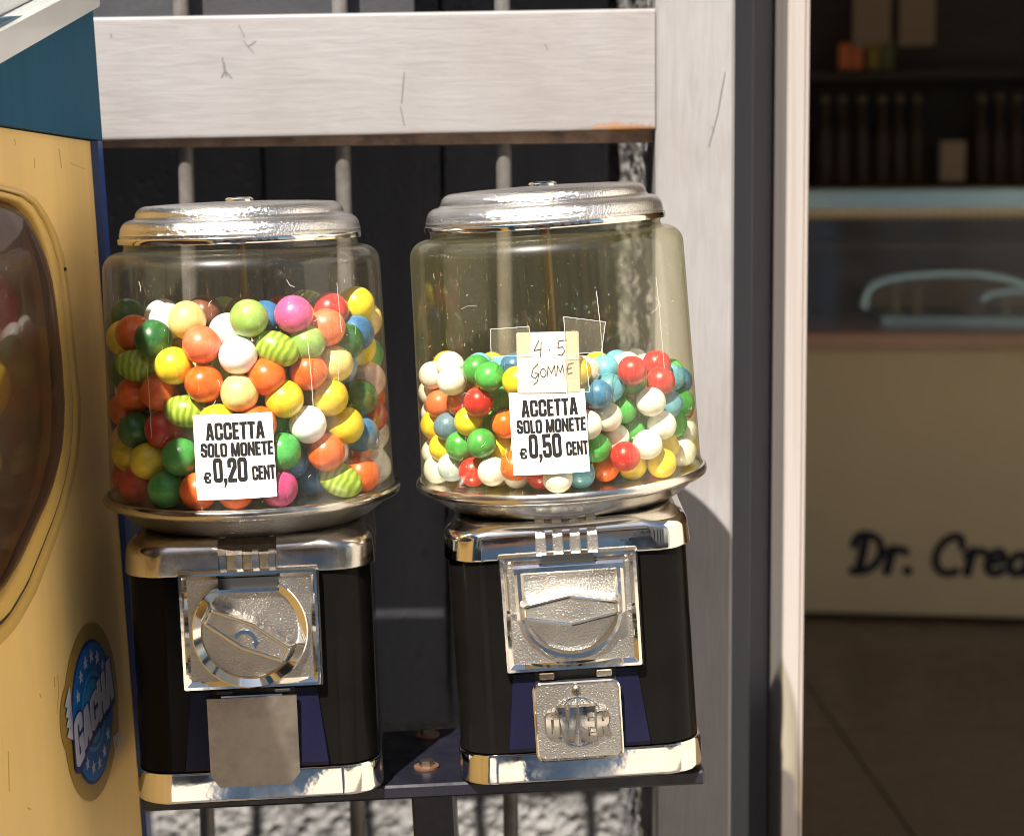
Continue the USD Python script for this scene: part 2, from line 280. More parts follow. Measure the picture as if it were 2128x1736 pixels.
FRAME_GREY = paint('frame_grey_paint', (.125, .127, .148), .5, var=.10, vscale=5, bump=.0002, bscale=1, stretch=(300, 300, 12))
ALU = paint('anodised_aluminium', (.55, .50, .47), .32, .5, var=.08, vscale=1, stretch=(160, 160, 2.5), rvar=.06)
PALE_STONE = paint('pale_stone', (.50, .45, .38), .8, var=.2, vscale=2.5, bump=.003, bscale=50)
PAVING = paint('pavement_stone', (.12, .108, .095), .85, var=.25, vscale=3, bump=.004, bscale=60)
ASPHALT = paint('asphalt', (.06, .058, .055), .9, var=.2, vscale=6, bump=.005, bscale=90)
WALL_IN = paint('shop_wall_paint', (.60, .46, .30), .7, var=.1, vscale=3)
CEIL_IN = paint('shop_ceiling_paint', (.75, .65, .50), .8, var=.05)
TILE = paint('shop_floor_tile', (.16, .12, .085), .30, var=.15, vscale=4, rvar=.08)
PLASTER = paint('facade_plaster', (.60, .54, .46), .85, var=.12, vscale=1.2, bump=.004, bscale=30)
PLASTER2 = paint('facade_plaster_pink', (.55, .46, .40), .85, var=.12, vscale=1.2)
DARKGLASS = paint('dark_window_glass', (.03, .035, .04), .08, var=.1)
WHITE_DOOR = paint('white_door_paint', (.84, .79, .70), .45)
TRIM = paint('white_trim', (.62, .58, .52), .6)

# ------------------------------------------------------------------ street (seen only in the chrome, but it lights the place)
GX0, GX1 = -30, 30
obj('street', bx(GX0, GX1, -30, -3.4005, -.24, -.12), ASPHALT, kind='structure')
obj('pavement', bx(GX0, GX1, -1.2, 1.499, -.25, 0), PAVING, kind='structure')
obj('pale_stone_pavement', bx(GX0, GX1, -3.4, -1.2005, -.25, -.004), PALE_STONE, kind='structure')  # added pale strip that brightens the reflection in the base bands
obj('ground', bx(-80, 80, -80, 80, -.45, -.26), ASPHALT, kind='structure')
def facade(x0, x1, h, m_, label, y=-13.0):
    t = thing('town_house', label, 'building', (x0, y, -.12))
    w = x1 - x0
    obj('wall', bx(0, w, -6, 0, 0, h), m_, t); obj('roof', bx(-.3, w + .3, -6.2, .4, h, h + .3), TRIM, t)
    k = max(2, int(w / 2.2))
    for fl in range(int(h / 3.2)):
        for i in range(k):
            cx = w * (i + .5) / k; z = 3.2 * fl + (.9 if fl else .1)
            f = obj('window', bx(cx - .62, cx + .62, -.02, .05, z, z + (1.6 if fl else 2.4)), TRIM, t)
            obj('pane', bx(cx - .52, cx + .52, .045, .056, z + .1, z + (1.5 if fl else 2.3)), DARKGLASS, f)
    return t
facade(-13, -3.2, 10.6, PLASTER, 'ochre plastered town house across the street, to the left')
facade(-3.1, 2.6, 9.8, PLASTER2, 'pink plastered town house across the street, in the middle')
facade(2.7, 13, 10.6, PLASTER, 'ochre plastered town house across the street, to the right')

# ------------------------------------------------------------------ recess behind the gate
YW = 2.07
SX = at(1362, 868, GY + .04)[0] + .001                       # left face of the side wall
rw = thing('stucco_wall', 'rough grey stucco wall of the recess behind the bars', 'wall', (-.3, YW, 0))
def grid_wall(x0, x1, z0, z1, y, step, amp):
    nx, nz = int((x1 - x0) / step) + 1, int((z1 - z0) / step) + 1
    X, Z = np.meshgrid(np.linspace(x0, x1, nx), np.linspace(z0, z1, nz))
    P = np.c_[X.ravel(), np.zeros(X.size), Z.ravel()]
    Y = y - amp * (meshkit.fbm(P * 40, 3, 3) - .5) - amp * 2.2 * np.clip(meshkit.noise(P * 110, 5) - .62, 0, 1)
    v = np.c_[P[:, 0], Y, P[:, 2]]; i = np.arange(nx * nz).reshape(nz, nx)
    a, b, c, d = i[:-1, :-1].ravel(), i[:-1, 1:].ravel(), i[1:, 1:].ravel(), i[1:, :-1].ravel()
    return trimesh.Trimesh(v, np.vstack([np.c_[a, b, c], np.c_[a, c, d]]), process=False)
obj('wall_face', grid_wall(-.95, SX + .01, .3, 1.6, YW, .006, .009), STUCCO, rw, smooth=True, world=True)
obj('wall_block', [bx(-1.0, SX + .06, YW + .03, YW + .1, 0, 2.6), bx(-.95, SX, YW - .01, YW + .03, 0, .3), bx(-.95, SX, YW - .01, YW + .03, 1.6, 2.6)], STUCCO, rw, world=True)
PAINTED = mat('blue_black_paint', {'g': ('geometry', {}), 'n': ('noise_texture', {'scale': 90, 'detail': 3}), 'n2': ('noise_texture', {'scale': 6, 'detail': 4}), 'mp': ('mapping', {'scale': (14, 14, 1.2)}), 'n3': ('noise_texture', {'scale': 1, 'detail': 3}), 'v': ('voronoi_texture', {'scale': 55}), 'cv': ('map_range', {'from_min': 0, 'from_max': .28, 'to_min': .8, 'to_max': 0, 'clamp': True}), 'ad': ('math', {'math_type': 'add'}),
    'b': ('bump', {'strength': .8, 'distance': .0025}), 'r': ('rgb_ramp', {'ramp': [(.3, (.050, .052, .062)), (.7, (.085, .087, .100))]}), 'p': ('principled_bsdf', {'roughness': .42, 'specular_ior_level': .4})},
    [('g.position', 'n.vector'), ('g.position', 'n2.vector'), ('g.position', 'mp.vector'), ('mp.vector', 'n3.vector'), ('g.position', 'v.vector'), ('v.distance', 'cv.value'), ('n.fac', 'ad.value1'), ('cv.result', 'ad.value2'), ('ad.value', 'b.height'), ('b.normal', 'p.normal'), ('n3.fac', 'r.fac'), ('r.color', 'p.base_color')], 'p.BSDF')
YP = YW - .07
dp = thing('dark_panel', 'smooth dark blue grey painted sheets on the wall behind the bars', 'panel', (-.3, YP, 0))
zlow = at(880, 1498, YP)[2]
xs_ = [-.95, at(380, 868, YP)[0] - .12, at(560, 868, YP)[0], at(925, 868, YP)[0], at(1268, 868, YP)[0]]
for a_, b_ in zip(xs_[:-1], xs_[1:]):
    k_ = xs_.index(a_)
    obj('sheet', rbox(a_ + .0015, b_ - .0015, YP + .004 * (k_ % 2), YP + .012 + .004 * (k_ % 2), zlow, 2.2, .002), PAINTED, dp, world=True)
sw = thing('side_wall', 'rough stucco reveal beside the gate stile, facing left', 'wall', (SX, GY + .05, 0))
g = grid_wall(-YW - .03, -GY - .041, .3, 1.8, 0, .008, .010); v = g.vertices.copy(); g.vertices = np.c_[SX - v[:, 1] * 1.0 * 1 + .0, -v[:, 0], v[:, 2]]; g.vertices[:, 0] = SX + v[:, 1]; g.invert() if g.face_normals[:, 0].mean() > 0 else None
obj('wall_face', g, STUCCO, sw, smooth=True, world=True)
obj('wall_block', [bx(SX + .012, SX + .055, 1.63, YW + .03, 0, 2.6)], STUCCO, sw, world=True)
lw_ = thing('recess_wall', 'plain wall closing the recess on the left', 'wall', (-1.0, 1.6, 0))
obj('wall_block', bx(-1.1, -1.0, 1.55, YW + .1, 0, 2.6), STUCCO, lw_, world=True)
obj('recess_floor', bx(-1.0, SX + .06, 1.500, YW + .1, -.25, .012), PAVING, kind='structure')
obj('recess_ceiling', bx(-1.1, SX + .055, 1.56, YW + .1, 2.6, 2.75), STUCCO, kind='structure')

# ------------------------------------------------------------------ gate
STX0, STX1 = at(1362, 868, GY)[0], at(1523, 868, GY)[0]
gate = thing('metal_gate', 'white painted steel gate with round bars, rust spots and a wide top rail', 'gate', (STX1, GY, 0))
sl = (RTR[2] - RTL[2]) / (RTR[0] - RTL[0]); slb = (RBR[2] - RBL[2]) / (RBR[0] - RBL[0])
XL = -1.0
pts = []
r_ = .0035
for X in (XL, STX0 - .0004):
    zt, zb = RTR[2] + sl * (X - RTR[0]), RBR[2] + slb * (X - RBR[0])
    for y_, ys in ((GY, 1), (GY + .04, -1)):
        pts += [(X, y_ + ys * r_, zt), (X, y_, zt - r_), (X, y_ + ys * r_ * .3, zt - r_ * .3), (X, y_ + ys * r_, zb), (X, y_, zb + r_), (X, y_ + ys * r_ * .3, zb + r_ * .3)]
obj('top_rail', trimesh.convex.convex_hull(np.array(pts)), GATE_H, gate, smooth=40, world=True)
obj('inner_rail', [bx(XL, STX0 - .001, GY + .012, GY + .038, RBR[2] + slb * (-.1 - RBR[0]) - .0075, ZB + .012)], RUST_PAINT, gate, world=True)
obj('stile', rbox(STX0, STX1, GY + .0003, GY + .04, .03, 2.5, .0025), GATE_V, gate, smooth=40, world=True)
obj('upper_rail', rbox(XL, STX0 - .0004, GY, GY + .04, 2.41, 2.5, .003), GATE_H, gate, world=True)
obj('lower_rail', rbox(XL, STX0 - .0004, GY, GY + .04, .05, .17, .003), GATE_H, gate, world=True)
xb = [at(u, v_, GY + .022)[0] for u, v_ in ((385, 300), (712, 300), (1046, 300))]
dxb = (xb[2] - xb[0]) / 2
for x in [xb[0] - dxb * 4, xb[0] - dxb * 3, xb[0] - dxb * 2, xb[0] - dxb] + xb:
    obj('bar', cyl((x, GY + .022, .16), (x, GY + .022, 2.42), .0063), BAR_PAINT, gate, smooth=40, world=True)
# scuffs in the paint
def scuff(lines, w, y=GY):
    sh = strokes([[tuple(at(u, v, y)[[0, 2]]) for u, v in l] for l in lines], w, 'flat')
    t = front(sh, y + .0004, .0007); return t
obj('scuff_mark', scuff([[(462, 120), (466, 150)], [(466, 130), (470, 160)], [(470, 150), (482, 164)], [(466, 150), (460, 162)]], .0010), SCUFF, gate, world=True)
obj('scuff_mark', scuff([[(505, 85), (528, 112)], [(514, 98), (532, 86)]], .0006), SCUFF, gate, world=True)
obj('scuff_mark', scuff([[(496, 52), (508, 78)]], .0005), BAR_PAINT, gate, world=True)
obj('scuff_mark', scuff([[(840, 150), (834, 215)], [(832, 222), (840, 262)]], .0006), BAR_PAINT, gate, world=True)
obj('scuff_mark', scuff([[(1506, 150), (1490, 240), (1472, 305)], [(1478, 262), (1483, 272)]], .0005), BAR_PAINT, gate, world=True)
obj('scuff_mark', scuff([[(1132, 92), (1138, 106)], [(230, 70), (232, 80)]], .0006), BAR_PAINT, gate, world=True)
# added dark sheet above the rail, sized to shade the recess wall
sheet = thing('sheet_metal_panel', 'added dark sheet behind the upper gate, shading the recess wall', 'panel', (-.5, GY + .041, ZT))
obj('sheet', rbox(XL, -.075, GY + .041, GY + .045, ZT - .003, 2.66, .001), SHEET, sheet, world=True)

# ------------------------------------------------------------------ shop: frame, front, room
JX0, JX1 = at(1629, 868, 1.555)[0], at(1675, 868, 1.555)[0]
SH = 3.4
df = thing('door_frame', 'dark grey painted door frame with a bare aluminium edge beside the gate', 'door frame', (JX0, 1.57, 0))
x1560 = at(1560, 868, 1.575)[0]
obj('frame_strip', rbox(STX1 + .0006, x1560, 1.572, 1.66, 0.013, SH, .001), FRAME_GREY, df, world=True)
obj('frame_strip', rbox(x1560 + .0005, JX0 - .0006, 1.635, 1.66, .013, SH, .001), FRAME_GREY, df, world=True)
obj('aluminium_edge', [rbox(JX0, JX1 - .0035, 1.555, 1.662, .013, SH, .0012), rbox(JX1 - .003, JX1, 1.5565, 1.658, .013, SH, .001)], ALU, df, smooth=40, label='bare aluminium edge strip catching the sun', world=True)
OP1 = 4.6
shop = thing('shop_building', 'shop building with a wide open front and a dim brown room', 'building', (2.4, 1.5, 0))
obj('front_wall', [bx(OP1, 9, 1.555, 1.7, 0, SH + .001)], PLASTER, shop, world=True)
obj('lintel', bx(-2.5, 9, 1.56, 1.72, SH + .002, 7.5), PLASTER, shop, world=True)
obj('balcony', bx(-2.4, 3.6, .60, 1.559, 4.3, 4.46), PLASTER, shop, world=True)  # added slab overhead that cuts the skylight on the shop front
obj('side_wall', bx(STX1 + .02, JX1 - .006, 1.665, 8.4, 0.012, 3.75), WALL_IN, shop, world=True)
obj('side_wall', bx(5.2, 5.4, 1.7, 8.4, 0.012, 3.75), WALL_IN, shop, world=True)
obj('back_wall', bx(.2, 5.3, 8.2, 8.4, 0.011, 3.75), WALL_IN, shop, world=True)
obj('ceiling', bx(.2, 5.3, 1.72, 8.3, 3.75, 3.9), CEIL_IN, shop, world=True)
obj('front_wall', bx(-3.6, -1.1, 1.555, 1.7, 0, 7.5), PLASTER, shop, world=True)
od = thing('open_door', 'added white door leaf out of frame, bouncing sunlight onto the capsule machine', 'door', (.97, 1.44, 0))  # added out of frame to bounce sun onto the yellow machine
def hung(t):
    t.apply_translation([-.99, -1.53, 0]); t.apply_transform(trimesh.transformations.rotation_matrix(math.radians(20), [0, 0, 1])); t.apply_translation([.99, 1.53, 0]); return t
obj('leaf', hung(rbox(.95, .99, .20, 1.53, .02, 2.4, .003)), WHITE_DOOR, od, world=True); obj('handle', hung(rbox(.932, .9495, .30, .33, .95, 1.15, .003)), STEEL, od, world=True)
sf = thing('shop_floor', kind='structure', frame=(2.0, 4, 0))
obj('floor_base', bx(.2, 5.3, 1.501, 8.4, -.25, .006), DARK_HOLE, sf, world=True)
# large tiles laid on the diagonal as the joint in the photograph runs
ja, jb = at(1690, 1440, 1), at(1900, 1736, 1)
def floor_pt(u, v): d = ray(u, v); return EYE + d * (-(EYE[2] - .012) / d[2])
A, B = floor_pt(1690, 1440), floor_pt(1898, 1736)
jd = (B - A)[:2] / np.linalg.norm((B - A)[:2]); jn = np.array([-jd[1], jd[0]])
T = .9
room = sbox(.3, 1.7, 5.2, 8.2).union(sbox(JX1 + .005, 1.505, OP1, 1.72)).intersection(sbox(.25, 1.3, 5.2, 8.2))
for i in range(-8, 9):
    for j in range(-9, 9):
        o = A[:2] + jd * (i * T + .31) + jn * (j * T)
        q = Polygon([o + .003 * (jd + jn), o + jd * (T - .003) + jn * .003, o + (jd + jn) * (T - .003), o + jn * (T - .003) + jd * .003]).intersection(room)
        if q.area > .01:
            t = ext(q, .006); t.apply_translation([0, 0, .0062])
            obj('floor_tile', t, TILE, sf, world=True)

# ------------------------------------------------------------------ ice cream counter
CYAW = math.radians(-9.0); CO = at(1680, 1275, 5.3); CO[2] = 0
ct = np.array([math.cos(CYAW), math.sin(CYAW), 0]); cn = np.array([math.sin(CYAW), -math.cos(CYAW), 0])     # along, and out of the front
CM = np.eye(4); CM[:3, 0], CM[:3, 1], CM[:3, 3] = ct, -cn, CO
def onc(u, v, back=0.0):
    """Local (x, z) on the counter's front plane moved back by some metres."""
    d = ray(u, v); o = CO - cn * back; k = ((o - EYE) @ cn) / (d @ cn); P = EYE + d * k - CO
    return np.array([P @ ct, P[2]])
PANEL = paint('counter_panel', (.82, .69, .41), .5, var=.07, vscale=2)
LEDGE = paint('counter_ledge', (.66, .42, .28), .4, var=.1)
KICK = paint('counter_kick', (.11, .075, .045), .6)
counter = thing('ice_cream_counter', 'long beige counter lettered Dr. Creams with a glass display on top', 'counter', CM)
zb, zt, zl = onc(1900, 1277)[1], onc(1900, 722)[1], onc(1900, 692)[1]
X0, X1 = -.6, 3.2
obj('front_panel', rbox(X0, X1, 0, .03, zb, zt, .003), PANEL, counter)
obj('kick_board', bx(X0, X1, .05, .08, .012, zb), KICK, counter)
obj('ledge', rbox(X0, X1, -.03, .75, zt + .0005, zl, .004), LEDGE, counter)
obj('counter_body', bx(X0, X1, .031, .74, zb + .01, zt), KICK, counter)
LETTER_INK = paint('navy_lettering', (.012, .012, .03), .5)
BR = .21
def dpath(x, y, s, pts): return [(x + (px + .22 * py) * s, y + py * s) for px, py in pts]
def arc(cx, cy, rx, ry, a0, a1, n=16): return [(cx + rx * math.cos(math.radians(a0 + (a1 - a0) * i / n)), cy + ry * math.sin(math.radians(a0 + (a1 - a0) * i / n))) for i in range(n + 1)]
LET = {'D': ([[(.16, .98), (.18, .06)], [(-.08, .72)] + arc(.12, .78, .22, .22, 200, 90) + arc(.18, .5, .46, .48, 90, -90) + [(.02, .03)], ], .80),
       'r': ([[(.10, .62), (.10, .05)], [(.0, .5), (.1, .6)], arc(.30, .42, .2, .2, 170, 40)], .50),
       '.': ([[(.1, .07), (.12, .07)]], .55),
       'C': ([[(.62, .72)] + arc(.40, .82, .18, .17, 0, 120) + arc(.42, .5, .40, .48, 120, 300)], .80),
       'e': ([[(.06, .30), (.40, .40)] + arc(.25, .42, .17, .20, 0, 150) + arc(.28, .3, .23, .25, 160, 320)], .56),
       'a': ([arc(.25, .3, .2, .25, 50, 410), [(.46, .58), (.46, .12)] + arc(.56, .14, .1, .1, 180, 290)], .68),
       'm': ([[(.08, .6), (.08, .04)], [(.08, .42)] + arc(.22, .42, .12, .16, 150, 0) + [(.34, .04)], [(.34, .42)] + arc(.48, .42, .12, .16, 150, 0) + [(.6, .1), (.7, .08)]], .86),
       's': ([arc(.22, .46, .16, .12, 30, 220) + arc(.2, .2, .18, .16, 60, -150)], .45)}
def script(text, x, z, s):
    out = []
    for ch in text:
        if ch == ' ': x += .42 * s; continue
        ls, w = LET[ch]
        out += [LineString(dpath(x, z, s, l)).buffer(BR * s / 2 * (1.12 if len(l) == 2 else .95)) for l in ls]; x += w * s
    return unary_union(out)
a0 = onc(1768, 1187); cap = onc(1768, 1108)[1] - a0[1]
x = a0[0]
for c in 'Dr. Creams':
    if c == ' ': x += .16 * cap; continue
    obj('letter', front(script(c, x, a0[1], cap), -.0005, .004), LETTER_INK, counter); x += LET[c][1] * cap
# the glass case: posts, dark inside, metal top edge, glazed front, oval shape for a reflection
GLASS_P = clear_plastic('case_glass', (.97, .98, .97), (.6, .6, .6), .004, .0, .4)
BLUE_METAL = paint('case_metal', (.55, .80, .88), .2, 1, var=.06)  # blue of the reflected sky painted into the metal colour
CREAM = paint('pastry_cream', (.60, .47, .26), .6, var=.2, vscale=20)
za, zc = onc(1900, 448)[1], onc(1900, 392)[1]
obj('case_top_edge', rbox(X0, X1, .02, .05, za, zc, .006), BLUE_METAL, counter, label='wide metal case edge with the blue sky reflection put in its colour')
tz = [(X0, za + .02)]
x = X0
while x < X1:
    tz += [(x + .012, za - .012), (x + .024, za + .004)]; x += .024
tz += [(X1, za + .02)]
obj('paper_trim', front(Polygon(tz).buffer(0), .0195, .002), PANEL, counter)
obj('case_glass', bx(X0, X1, .030, .034, zl + .001, za), GLASS_P, counter)
obj('case_shelf', bx(X0, X1, .06, .7, (zl + za) / 2 + .07, (zl + za) / 2 + .08), KICK, counter)
obj('case_back', bx(X0, X1, .70, .72, zl + .001, zc), KICK, counter)
obj('case_top', bx(X0, X1, .051, .72, zc - .02, zc), KICK, counter)
# car reflected in the case glass, built as solid shapes
dome = thing('pastry_dome', 'solid oval shape standing for a car reflected in the counter case glass', 'display cover', CM)
def dl(u, v): return onc(u, v, .22)
top = [dl(u, v) for u, v in ((1797, 640), (1800, 612), (1812, 594), (1840, 582), (1890, 574), (1960, 569), (2030, 570), (2085, 578), (2130, 592), (2180, 615), (2215, 650))]
prof = [(-.011, -.02), (.011, -.02), (.014, 0), (.006, .012), (-.008, .012), (-.017, 0)]
t = sweep(top, prof); t.apply_translation([0, .22, 0]); obj('rim', t, BLUE_METAL, dome, smooth=50)
inner = [dl(u, v) for u, v in ((2040, 625), (2060, 612), (2100, 606), (2150, 606), (2200, 620))]
t = sweep(inner, [(p[0] * .8, p[1]) for p in prof]); t.apply_translation([0, .24, 0]); obj('rim', t, BLUE_METAL, dome, smooth=50)
c0, c1 = dl(1828, 656), dl(2215, 682)
obj('base_rim', rbox(c0[0], c1[0], .19, .45, c1[1], c0[1], .004), BLUE_METAL, dome)
obj('back_board', front(Polygon(top + [dl(2215, 655), dl(1800, 655)]).buffer(-.004), .46, .01), CREAM, dome)
for u in (1862, 1908, 2096):
    p, q = dl(u, 605), dl(u, 655); obj('post', bx(p[0] - .006, p[0] + .006, .25, .262, q[1], p[1]), CREAM, dome)
p, q = dl(2010, 590), dl(2042, 655); obj('divider', bx(p[0], q[0], .26, .28, q[1], p[1]), KICK, dome)

# dim back shelf behind the counter
SB = np.eye(4); SB[:3, 0], SB[:3, 1], SB[:3, 3] = ct, -cn, CO
bs = thing('back_shelf', 'dark brown shelving unit on the wall behind the counter', 'shelf', SB)
BK = 1.25
def onb(u, v, b=BK): return onc(u, v, b)
DW = paint('dark_wood', (.035, .025, .016), .5, var=.3, vscale=6, stretch=(1, 1, 8))
obj('back_board', bx(-.9, 3.0, BK + .25, BK + .27, .5, 2.3), DW, bs)
for v in (148, 390):
    z = onb(1900, v)[1]; obj('shelf_board', bx(-.9, 3.0, BK - .02, BK + .25, z - .03, z), DW, bs)
CARD = paint('dim_card', (.34, .27, .19), .7, var=.05)
def card(u0, v0, u1, v1, label, m_=CARD, name='card', cat='card', th=.004):
    a, b = onb(u0, v1), onb(u1, v0)
    t = thing(name, label, cat, CM @ np.array([[1, 0, 0, a[0]], [0, 1, 0, BK - .05], [0, 0, 1, a[1]], [0, 0, 0, 1.0]]))
    obj('sheet' if cat == 'card' else 'carton', rbox(0, b[0] - a[0], 0, th, 0, b[1] - a[1], .001), m_, t)
    return t, b[0] - a[0], b[1] - a[1]
card(1770, -40, 1850, 104, 'left one of two pale sheets hung high behind the counter')
card(1866, -40, 1942, 98, 'right one of two pale sheets hung high behind the counter')
card(1950, 294, 2004, 376, 'small pale card standing on the case behind the counter', paint('pale_card', (.72, .62, .48), .7))
ORG, YEL, GRN = paint('orange_carton', (.75, .20, .06), .5), paint('olive_carton', (.30, .24, .03), .5), paint('green_carton', (.12, .14, .03), .5)
t, w, h = card(1742, 96, 1768, 146, 'orange box on the shelf, left of its twin', ORG, 'snack_box', 'box', .06)
obj('lid_flap', rbox(.002, w - .002, .004, .05, h + .0005, h + .006, .001), ORG, t)
t, w, h = card(1770, 99, 1792, 146, 'orange box on the shelf, beside the olive boxes', ORG, 'snack_box', 'box', .06)
obj('lid_flap', rbox(.002, w - .002, .004, .05, h + .0005, h + .006, .001), ORG, t)
t, w, h = card(1802, 92, 1826, 146, 'olive yellow box on the shelf right of the orange boxes', YEL, 'snack_box', 'box', .06)
obj('lid_flap', rbox(.002, w - .002, .004, .05, h + .0005, h + .006, .001), YEL, t)
t, w, h = card(1830, 90, 1856, 146, 'dull green box at the right end of the box row', GRN, 'snack_box', 'box', .06)
obj('lid_flap', rbox(.002, w - .002, .004, .05, h + .0005, h + .006, .001), GRN, t)
BOTTLE = paint('brown_bottle', (.07, .045, .02), .25, var=.1)
bm = lathe([(0, 0), (.036, 0), (.038, .01), (.038, .17), (.014, .22), (.013, .29), (0, .29)], 24)
for i, u in enumerate((1712, 1748, 1790, 1832, 1868, 1905, 2040, 2078, 2115)):
    p = onb(u, 390); nm = ['first', 'second', 'third', 'fourth', 'fifth', 'sixth', 'first', 'second', 'third'][i]
    t = thing('bottle', f'dark bottle on the dim back shelf, {nm} from the left in the {"left" if i < 6 else "right"} row', 'bottle', CM @ np.array([[1, 0, 0, p[0]], [0, 1, 0, BK + .1], [0, 0, 1, p[1] + .001], [0, 0, 0, 1.0]]), group='bottles on the back shelf')
    obj('glass', bm, BOTTLE, t, smooth=40); obj('cap', moved(lathe([(0, 0), (.015, 0), (.015, .025), (0, .025)], 16), [0, 0, .2905]), CARD, t)

# ------------------------------------------------------------------ capsule machine on the left
CA, CL = math.radians(4.0), math.radians(2.1)
CY0 = 1.320
P0 = at(187, 295, CY0)
e1 = np.array([-math.sin(CA), -math.cos(CA), 0]); e2 = np.array([-math.sin(CL), 0, math.cos(CL)]); e3 = np.cross(e2, e1); e3 /= np.linalg.norm(e3)
if e3[0] < 0: e3 = -e3
P0 = P0 - e2 * (P0[2] / e2[2])                             # foot of the far edge
KM = np.eye(4); KM[:3, 0], KM[:3, 1], KM[:3, 2], KM[:3, 3] = -e1, e2, np.cross(-e1, e2), P0     # local x runs away from the camera, y up, z out of the panel
def onk(u, v):
    d = ray(u, v); n_ = KM[:3, 2]; k = ((P0 - EYE) @ n_) / (d @ n_); P = EYE + d * k - P0
    return (P @ KM[:3, 0], P @ KM[:3, 1] / (KM[:3, 1] @ KM[:3, 1]))
YELLOW = paint('yellow_plastic', (.90, .59, .205), .42, var=.17, vscale=11, bump=.0002, bscale=60, spec=.3, stretch=(1, .16, 1), detail=6)
BEZEL = paint('yellow_bezel', (.76, .48, .13), .32, var=.12, vscale=14, coat=.3)
BLUEP = paint('blue_plastic', (.016, .085, .15), .55, var=.18, vscale=6, spec=.06, stretch=(6, .6, 1))
BLUE2 = paint('blue_trim', (.020, .060, .22), .3, var=.1, coat=.2)
RUBBER = paint('dark_gasket', (.035, .022, .014), .5); DARK_LINER = paint('window_liner', (.03, .02, .012), .6)
km = thing('capsule_machine', 'yellow and blue capsule toy vending machine with a rounded window', 'vending machine', KM)
D = .5
zb_far, zb_near = onk(187, 294)[1], onk(0, 266)
sN, tN = zb_near
kb = (tN - zb_far) / sN
line = lambda x, x0, y0, k: y0 + k * (x - x0)
t0_, t1_ = onk(182, 14), onk(0, 118); kt = (t1_[1] - t0_[1]) / (t1_[0] - t0_[0])
ytop = lambda x: t0_[1] + kt * (x - t0_[0])
def resample(pts, c, n=72):
    poly = Polygon(pts); out = []
    for i in range(n):
        a = 2 * math.pi * i / n; L = LineString([c, (c[0] + 2 * math.cos(a), c[1] + 2 * math.sin(a))]).intersection(poly.exterior)
        q = L if L.geom_type == 'Point' else L.geoms[0]; out.append((q.x, q.y))
    return np.array(out)
ou = [onk(u, v) for u, v in ((0, 386), (64, 404), (105, 458), (133, 541), (143, 621), (154, 742), (165, 838), (163, 919), (153, 983), (133, 1063), (105, 1144), (72, 1232), (32, 1304), (0, 1340))]
inn = [onk(u, v) for u, v in ((0, 412), (48, 428), (85, 493), (107, 581), (123, 726), (131, 854), (123, 951), (99, 1039), (66, 1111), (34, 1184), (0, 1240))]
wm = -.30                                                 # the window is symmetrical about this line
ou = ou + [(2 * wm - x, y) for x, y in reversed(ou)]; inn = inn + [(2 * wm - x, y) for x, y in reversed(inn)]
ou = Polygon(Polygon(ou).buffer(.02).buffer(-.04).buffer(.02).exterior.coords); inn = Polygon(Polygon(inn).buffer(.02).buffer(-.04).buffer(.02).exterior.coords)
cc = (wm, ou.centroid.y)
OU, IN = resample(ou.exterior.coords, cc), resample(inn.exterior.coords, cc)
def lerp(a, b, t): return a * (1 - t) + b * t
def rz(P2, z): return np.c_[P2, np.full(len(P2), z)]
W = .60
body = Polygon([(-W, 0), (0, 0), (0, zb_far), (-W, line(-W, 0, zb_far, kb))])
hole = Polygon(lerp(OU, IN, .8))
t = ext(body.difference(hole), .11); t.apply_translation([0, 0, -.11]); obj('front_panel', t, YELLOW, km)
t = ext(body, .30); t.apply_translation([0, 0, -.411]); obj('cabinet', t, YELLOW, km)
band = Polygon([(-W, line(-W, 0, zb_far, kb) + .0006), (.012, zb_far + .0006), (.012, ytop(.012)), (-W, ytop(-W))])
t = ext(band, .4165); t.apply_translation([0, 0, -.411]); obj('blue_band', t, BLUEP, km)
tr = loft([np.array([(.0005, 0, -.41), (.012, 0, -.41), (.012, 0, .0010), (.0005, 0, .0010)]), np.array([(.0005, zb_far, -.41), (.012, zb_far, -.41), (.012, zb_far, .0052), (.0005, zb_far, .0052)])])
trimesh.repair.fix_normals(tr); obj('blue_edge_trim', tr, BLUE2, km)
t = ext(hole.buffer(-.0005), .003); t.apply_translation([0, 0, -.109]); obj('window_liner', t, DARK_LINER, km)
bz = loft([rz(OU, -.002), rz(OU, .0012), rz(lerp(OU, IN, .06), .0028), rz(lerp(OU, IN, .30), .0034), rz(lerp(OU, IN, .36), .0030), rz(lerp(OU, IN, .40), .0005), rz(lerp(OU, IN, .50), .0005), rz(lerp(OU, IN, .53), .0026), rz(lerp(OU, IN, .8), .0030), rz(lerp(OU, IN, .97), .0012), rz(IN, -.006), rz(IN, -.012)], cap=False)
obj('window_bezel', bz, BEZEL, km, smooth=50)
gk = loft([rz(lerp(OU, IN, .405), .0006), rz(lerp(OU, IN, .41), .0014), rz(lerp(OU, IN, .49), .0014), rz(lerp(OU, IN, .495), .0006)], cap=False); obj('gasket', gk, RUBBER, km, smooth=True)
ctr = np.array([cc]).repeat(len(IN), 0)
rings_ = [rz(lerp(ctr, IN, s_), -.006 + .030 * math.sqrt(max(0, 1 - s_ ** 2.6))) for s_ in (1, .985, .96, .92, .86, .78, .66, .5, .3, .02)]
obj('window_pane', loft(rings_, cap=False), CLEAR, km, smooth=True)
